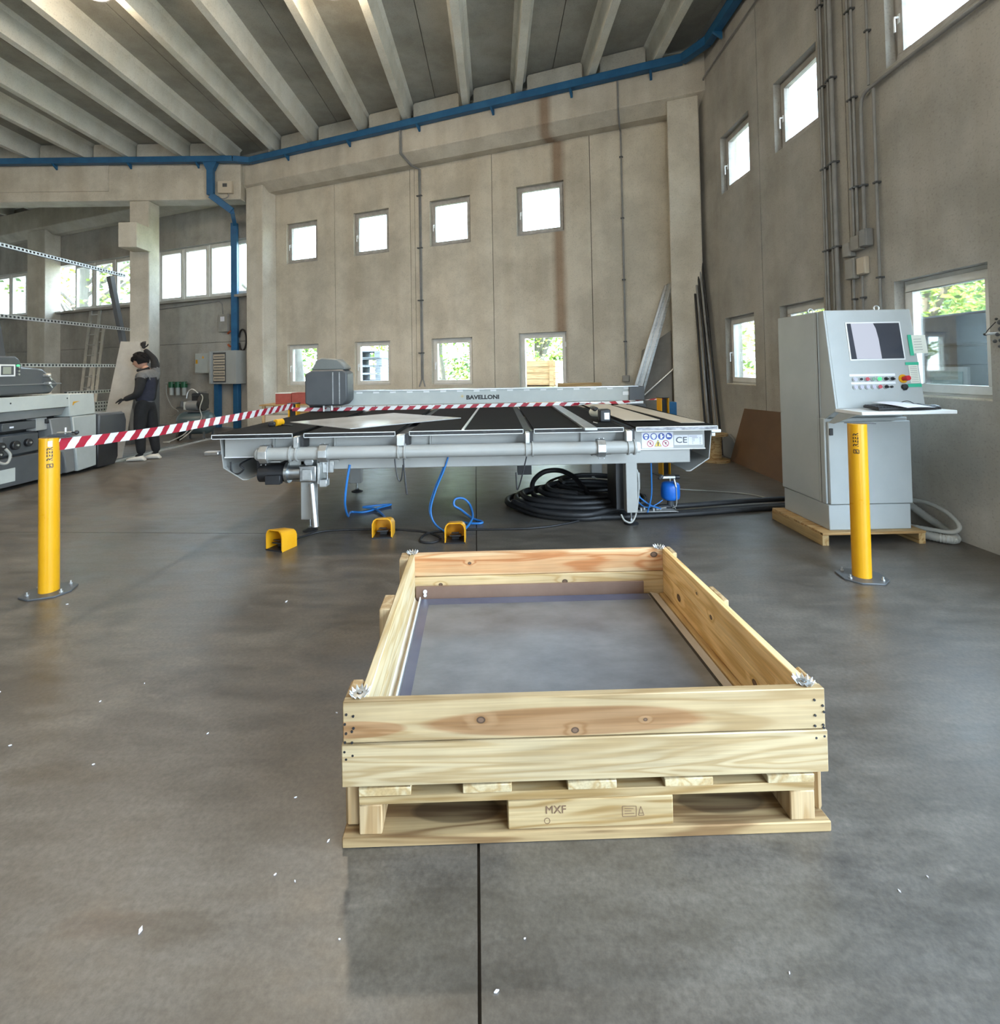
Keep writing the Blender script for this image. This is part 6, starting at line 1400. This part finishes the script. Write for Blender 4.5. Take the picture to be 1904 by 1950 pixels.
for k in range(4): MB().box(-6.24,-6.04,10.40,10.60,.90+.022*k,.908+.022*k).build('cooling_fin', M['dkgrey'], CP)
MB().box(-6.30,-5.98,10.30,10.62,.565,.585).build('mount_plate', M['dkgrey'], CP)
for x, y in ((-6.42,10.30),(-6.42,10.62),(-5.95,10.30),(-5.95,10.62)): MB().box(x,x+.03,y,y+.03,0.0,.26).build('leg', M['dkgrey'], CP)
MB().cyl((-6.40,10.24,.09), (-6.36,10.24,.09), .09, n=16).build('wheel', M['rubber'], CP)
MB().tube(smooth_path([(-6.10,10.4,.95),(-6.2,10.38,1.03),(-6.28,10.36,.98),(-6.30,10.34,.85)]), .014, 8).build('pipe', M['galv'], CP); MB().tube(smooth_path([(-5.98,10.3,.93),(-5.92,10.25,.85),(-5.95,10.2,.65),(-5.92,10.2,.45),(-6.05,10.05,.2),(-6.2,9.95,.05)]), .010, 6).build('air_line', hz, CP)
MB().tube(smooth_path([(-6.12,10.15,.30),(-6.2,10.1,.15),(-6.35,9.9,.04),(-6.45,9.85,.03),(-6.3,9.8,.03)]), .012, 6).build('air_line', M['mwhite'], CP); MB().box(-6.20,-6.17,10.205,10.215,.33,.40).build('white_label', M['paper'], CP)
t = thing('spray_gun', 'small grey spray gun hanging left of the compressor', 'spray gun', tuple(SW(12.4,.3,.5))); MB().cyl(WB @ V((-12.66,.38,.50)), WB @ V((-12.66,.38,.64)), .05, .03, n=10).build('cup', M['mgrey'], t); MB().bar(WB @ V((-12.85,.38,.46)), WB @ V((-12.6,.38,.50)), .03, .04).build('barrel', M['steel'], t)
# red boxes on a wooden stand behind the table
t = thing('wooden_stand', 'low wooden stand carrying red boxes behind the left end of the table', 'stand', (-3.4,9.0,0))
MB().box(-4.08,-3.14,8.75,9.3,.765,.79).build('top', M['pine'], t); MB().box(-3.45,-3.10,8.74,8.76,.60,.66).build('cross_bar', M['pine'], t)
for x in (-4.05,-3.20):
    for y in (8.78,9.22): MB().box(x,x+.05,y,y+.05,0,.765).build('leg', M['pine_z'], t)
MB().box(-4.0,-3.2,8.8,9.25,.1,.6).build('lower_shelf_box', M['cream_panel'], t)
for i, (x0, x1, y0) in enumerate(((-3.84,-3.56,8.84),(-3.54,-3.235,8.80))):
    t = thing('red_box', ['brick-red box on the wooden stand, left of the two','brick-red box on the wooden stand, right of the two'][i], 'box', ((x0+x1)/2,y0,.79), 0, 'red boxes on the wooden stand')
    MB().box(x0,x1,y0,y0+.25,.7905,.975).build('box', M['redbrick'], t, bev=.004); MB().box(x0-.002,x1+.002,y0-.004,y0+.254,.975,.987).build('lid_edge', M['white'] if i == 0 else M['redbrick'], t)

# ================================================================ OUTSIDE
leaf = nm('leaves', (.30,.42,.06), .6); leaf2 = nm('leaves_pale', (.42,.52,.12), .6); leaf3 = nm('leaves_deep', (.12,.24,.07), .6)
bark = varied('bark', (.16,.14,.12), (.28,.26,.23), 8, .9, bump=.4, stretch=(1,1,.3))
def tree(x, y, h, cr, label, n=5200, zc=None, rz_=None, branches=7, seed=1, ls=.09, trunk=.16, dense=1.0):
    rnd = random.Random(seed); t = thing('tree', label, 'tree', (x, y, -.32), 0, 'trees outside the windows'); zc = zc or h*.62; rzz = rz_ or h*.42
    b = MB(); b.tube(smooth_path([(x,y,-.32),(x+.06,y,h*.2),(x-.05,y+.05,h*.4),(x+.08,y,h*.72)]), trunk, 8)
    for k in range(branches):
        a = rnd.uniform(0, 6.28); z0_ = h*rnd.uniform(.28,.6); l_ = cr*rnd.uniform(.6,.95)
        b.tube(smooth_path([(x,y,z0_),(x+l_*.45*math.cos(a),y+l_*.45*math.sin(a),z0_+l_*.5),(x+l_*math.cos(a),y+l_*math.sin(a),z0_+l_*1.0)]), trunk*.38, 6)
    b.build('trunk', bark, t)
    lf = MB(); lf.nomerge = True; cl = [(rnd.gauss(0,.5), rnd.gauss(0,.5), rnd.gauss(0,.5)) for _ in range(60)]
    for i in range(n):
        c = cl[i % 60]; p = V((c[0]+rnd.gauss(0,.13), c[1]+rnd.gauss(0,.13), c[2]+rnd.gauss(0,.13)))
        if p.length > 1.1: p *= 1.1/p.length
        p = V((x+p.x*cr, y+p.y*cr, zc+p.z*rzz)); u_ = V((rnd.gauss(0,1),rnd.gauss(0,1),rnd.gauss(0,.6))).normalized(); v_ = u_.orthogonal().normalized()
        a_ = ls*rnd.uniform(.6,1.3); lf.add([p-u_*a_, p+v_*a_*.55, p+u_*a_, p-v_*a_*.55], [(0,1,2,3)], rnd.choice((0,0,1,2)))
    o = lf.build('foliage', [leaf, leaf2, leaf3], t, smooth=False, kind='stuff'); return t
tree(-1.9, 17.5, 5.2, 2.6, 'leafy tree filling the third lower window of the back wall', zc=2.6, rz_=2.4, seed=3, n=6500)
tree(1.6, 17.0, 5.0, 2.3, 'leafy tree above the timber crates behind the glass door', zc=3.0, rz_=1.7, seed=4)
tree(-8.2, 20.5, 5.4, 2.5, 'leafy tree behind the thick trunk in the leftmost lower window', zc=3.0, rz_=2.0, seed=5)
tree(10.0, 16.3, 5.2, 3.0, 'leafy tree in the farthest lower window of the side wall', zc=2.8, rz_=2.2, seed=6, n=6500)
tree(12.5, 13.2, 6.2, 3.4, 'leafy tree over the dark shed in the big side-wall window', zc=4.2, rz_=2.2, seed=8, n=8000, ls=.11)
tree(8.6, 10.0, 3.8, 2.0, 'small leafy tree in the half-hidden middle side-wall window', zc=2.6, rz_=1.4, seed=9, n=3500)
tree(-17.5, 21.5, 8.5, 2.6, 'thinly leaved tree seen through the band of windows on the left', zc=6.2, rz_=2.2, seed=11, n=1300, branches=12, ls=.12, trunk=.20)
t = thing('bare_tree', 'thick grey tree trunk standing outside the leftmost lower window', 'tree', (-5.9,15.2,-.32)); MB().tube(smooth_path([(-5.95,15.2,-.32),(-5.90,15.2,1.0),(-5.98,15.2,2.2),(-5.9,15.2,4.0)]), .17, 10).build('trunk', bark, t)
t = thing('fence', 'green wire fence outside beyond the side wall', 'fence', (9,12,-.32))
for k in range(8): MB().cyl((6.6+.9*k,11.6+.6*k,-.32),(6.6+.9*k,11.6+.6*k,1.25),.03,n=6).build('fence_post', M['green'], t)
b = MB()
for z in (.1,.35,.6,.85,1.1): b.bar((6.6,11.6,z),(12.9,15.8,z),.008,.008)
b.build('fence_wire', M['green'], t, kind='stuff')
# stacked pallets and timber crates outside
wgrey = wood('sun_bleached_wood', (.36,.39,.45), (.24,.26,.31), 'x', rough=.9)
for k in range(11):
    t = thing('grey_pallet', 'weathered grey pallet, number %s from the bottom of the stack outside the second lower window' % ['one','two','three','four','five','six','seven','eight','nine','ten','eleven'][k], 'pallet', (-3.55,13.6,-.32+.2*k), .04*math.sin(k*2.3), 'weathered pallets stacked outside')
    R = RM[t.name]; 
    b = MB(); b.box(-.60,.60,-.5,.5,.165,.19,M=R); b.build('deck', wgrey, t)
    b = MB(); b.box(-.60,.60,-.5,.5,0,.022,M=R); b.build('base', wgrey, t)
    for x in (-.60,-.07,.46): MB().box(x,x+.14,-.5,.5,.022,.165,M=R).build('bearer', wgrey, t)
oran = wood('fresh_crate_wood', (.62,.40,.22), (.46,.28,.14), 'x', rough=.8)
for k in range(3):
    t = thing('timber_crate', ['bottom','middle','top'][k]+' one of three timber crates stacked outside the glass door', 'crate', (1.0,12.6,-.32+.62*k), -.25, 'timber crates outside the glass door'); R = RM[t.name]
    for j in range(4): MB().box(-.6,.6,-.5,-.47,.02+.145*j,.155+.145*j,M=R).build('plank', oran, t); MB().box(.58,.61,-.47,.5,.02+.145*j,.155+.145*j,M=R).build('plank', oran, t)
    MB().box(-.6,.58,-.47,.5,.01,.60,M=R).build('crate_box', oran, t)
    for x in (.47,): MB().box(x,x+.10,-.53,-.50,0,.61,M=R).build('crate_batten', oran, t)
# shed right outside the big window; its deep shade is put into the dark colours
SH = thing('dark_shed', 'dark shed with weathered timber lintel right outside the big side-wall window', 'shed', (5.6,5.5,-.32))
MB().box(5.05,6.6,3.2,8.6,-.32,1.30).build('shed_wall', varied('shed_in_shade', (.006,.0055,.006), (.011,.010,.0105), 3, .6), SH)
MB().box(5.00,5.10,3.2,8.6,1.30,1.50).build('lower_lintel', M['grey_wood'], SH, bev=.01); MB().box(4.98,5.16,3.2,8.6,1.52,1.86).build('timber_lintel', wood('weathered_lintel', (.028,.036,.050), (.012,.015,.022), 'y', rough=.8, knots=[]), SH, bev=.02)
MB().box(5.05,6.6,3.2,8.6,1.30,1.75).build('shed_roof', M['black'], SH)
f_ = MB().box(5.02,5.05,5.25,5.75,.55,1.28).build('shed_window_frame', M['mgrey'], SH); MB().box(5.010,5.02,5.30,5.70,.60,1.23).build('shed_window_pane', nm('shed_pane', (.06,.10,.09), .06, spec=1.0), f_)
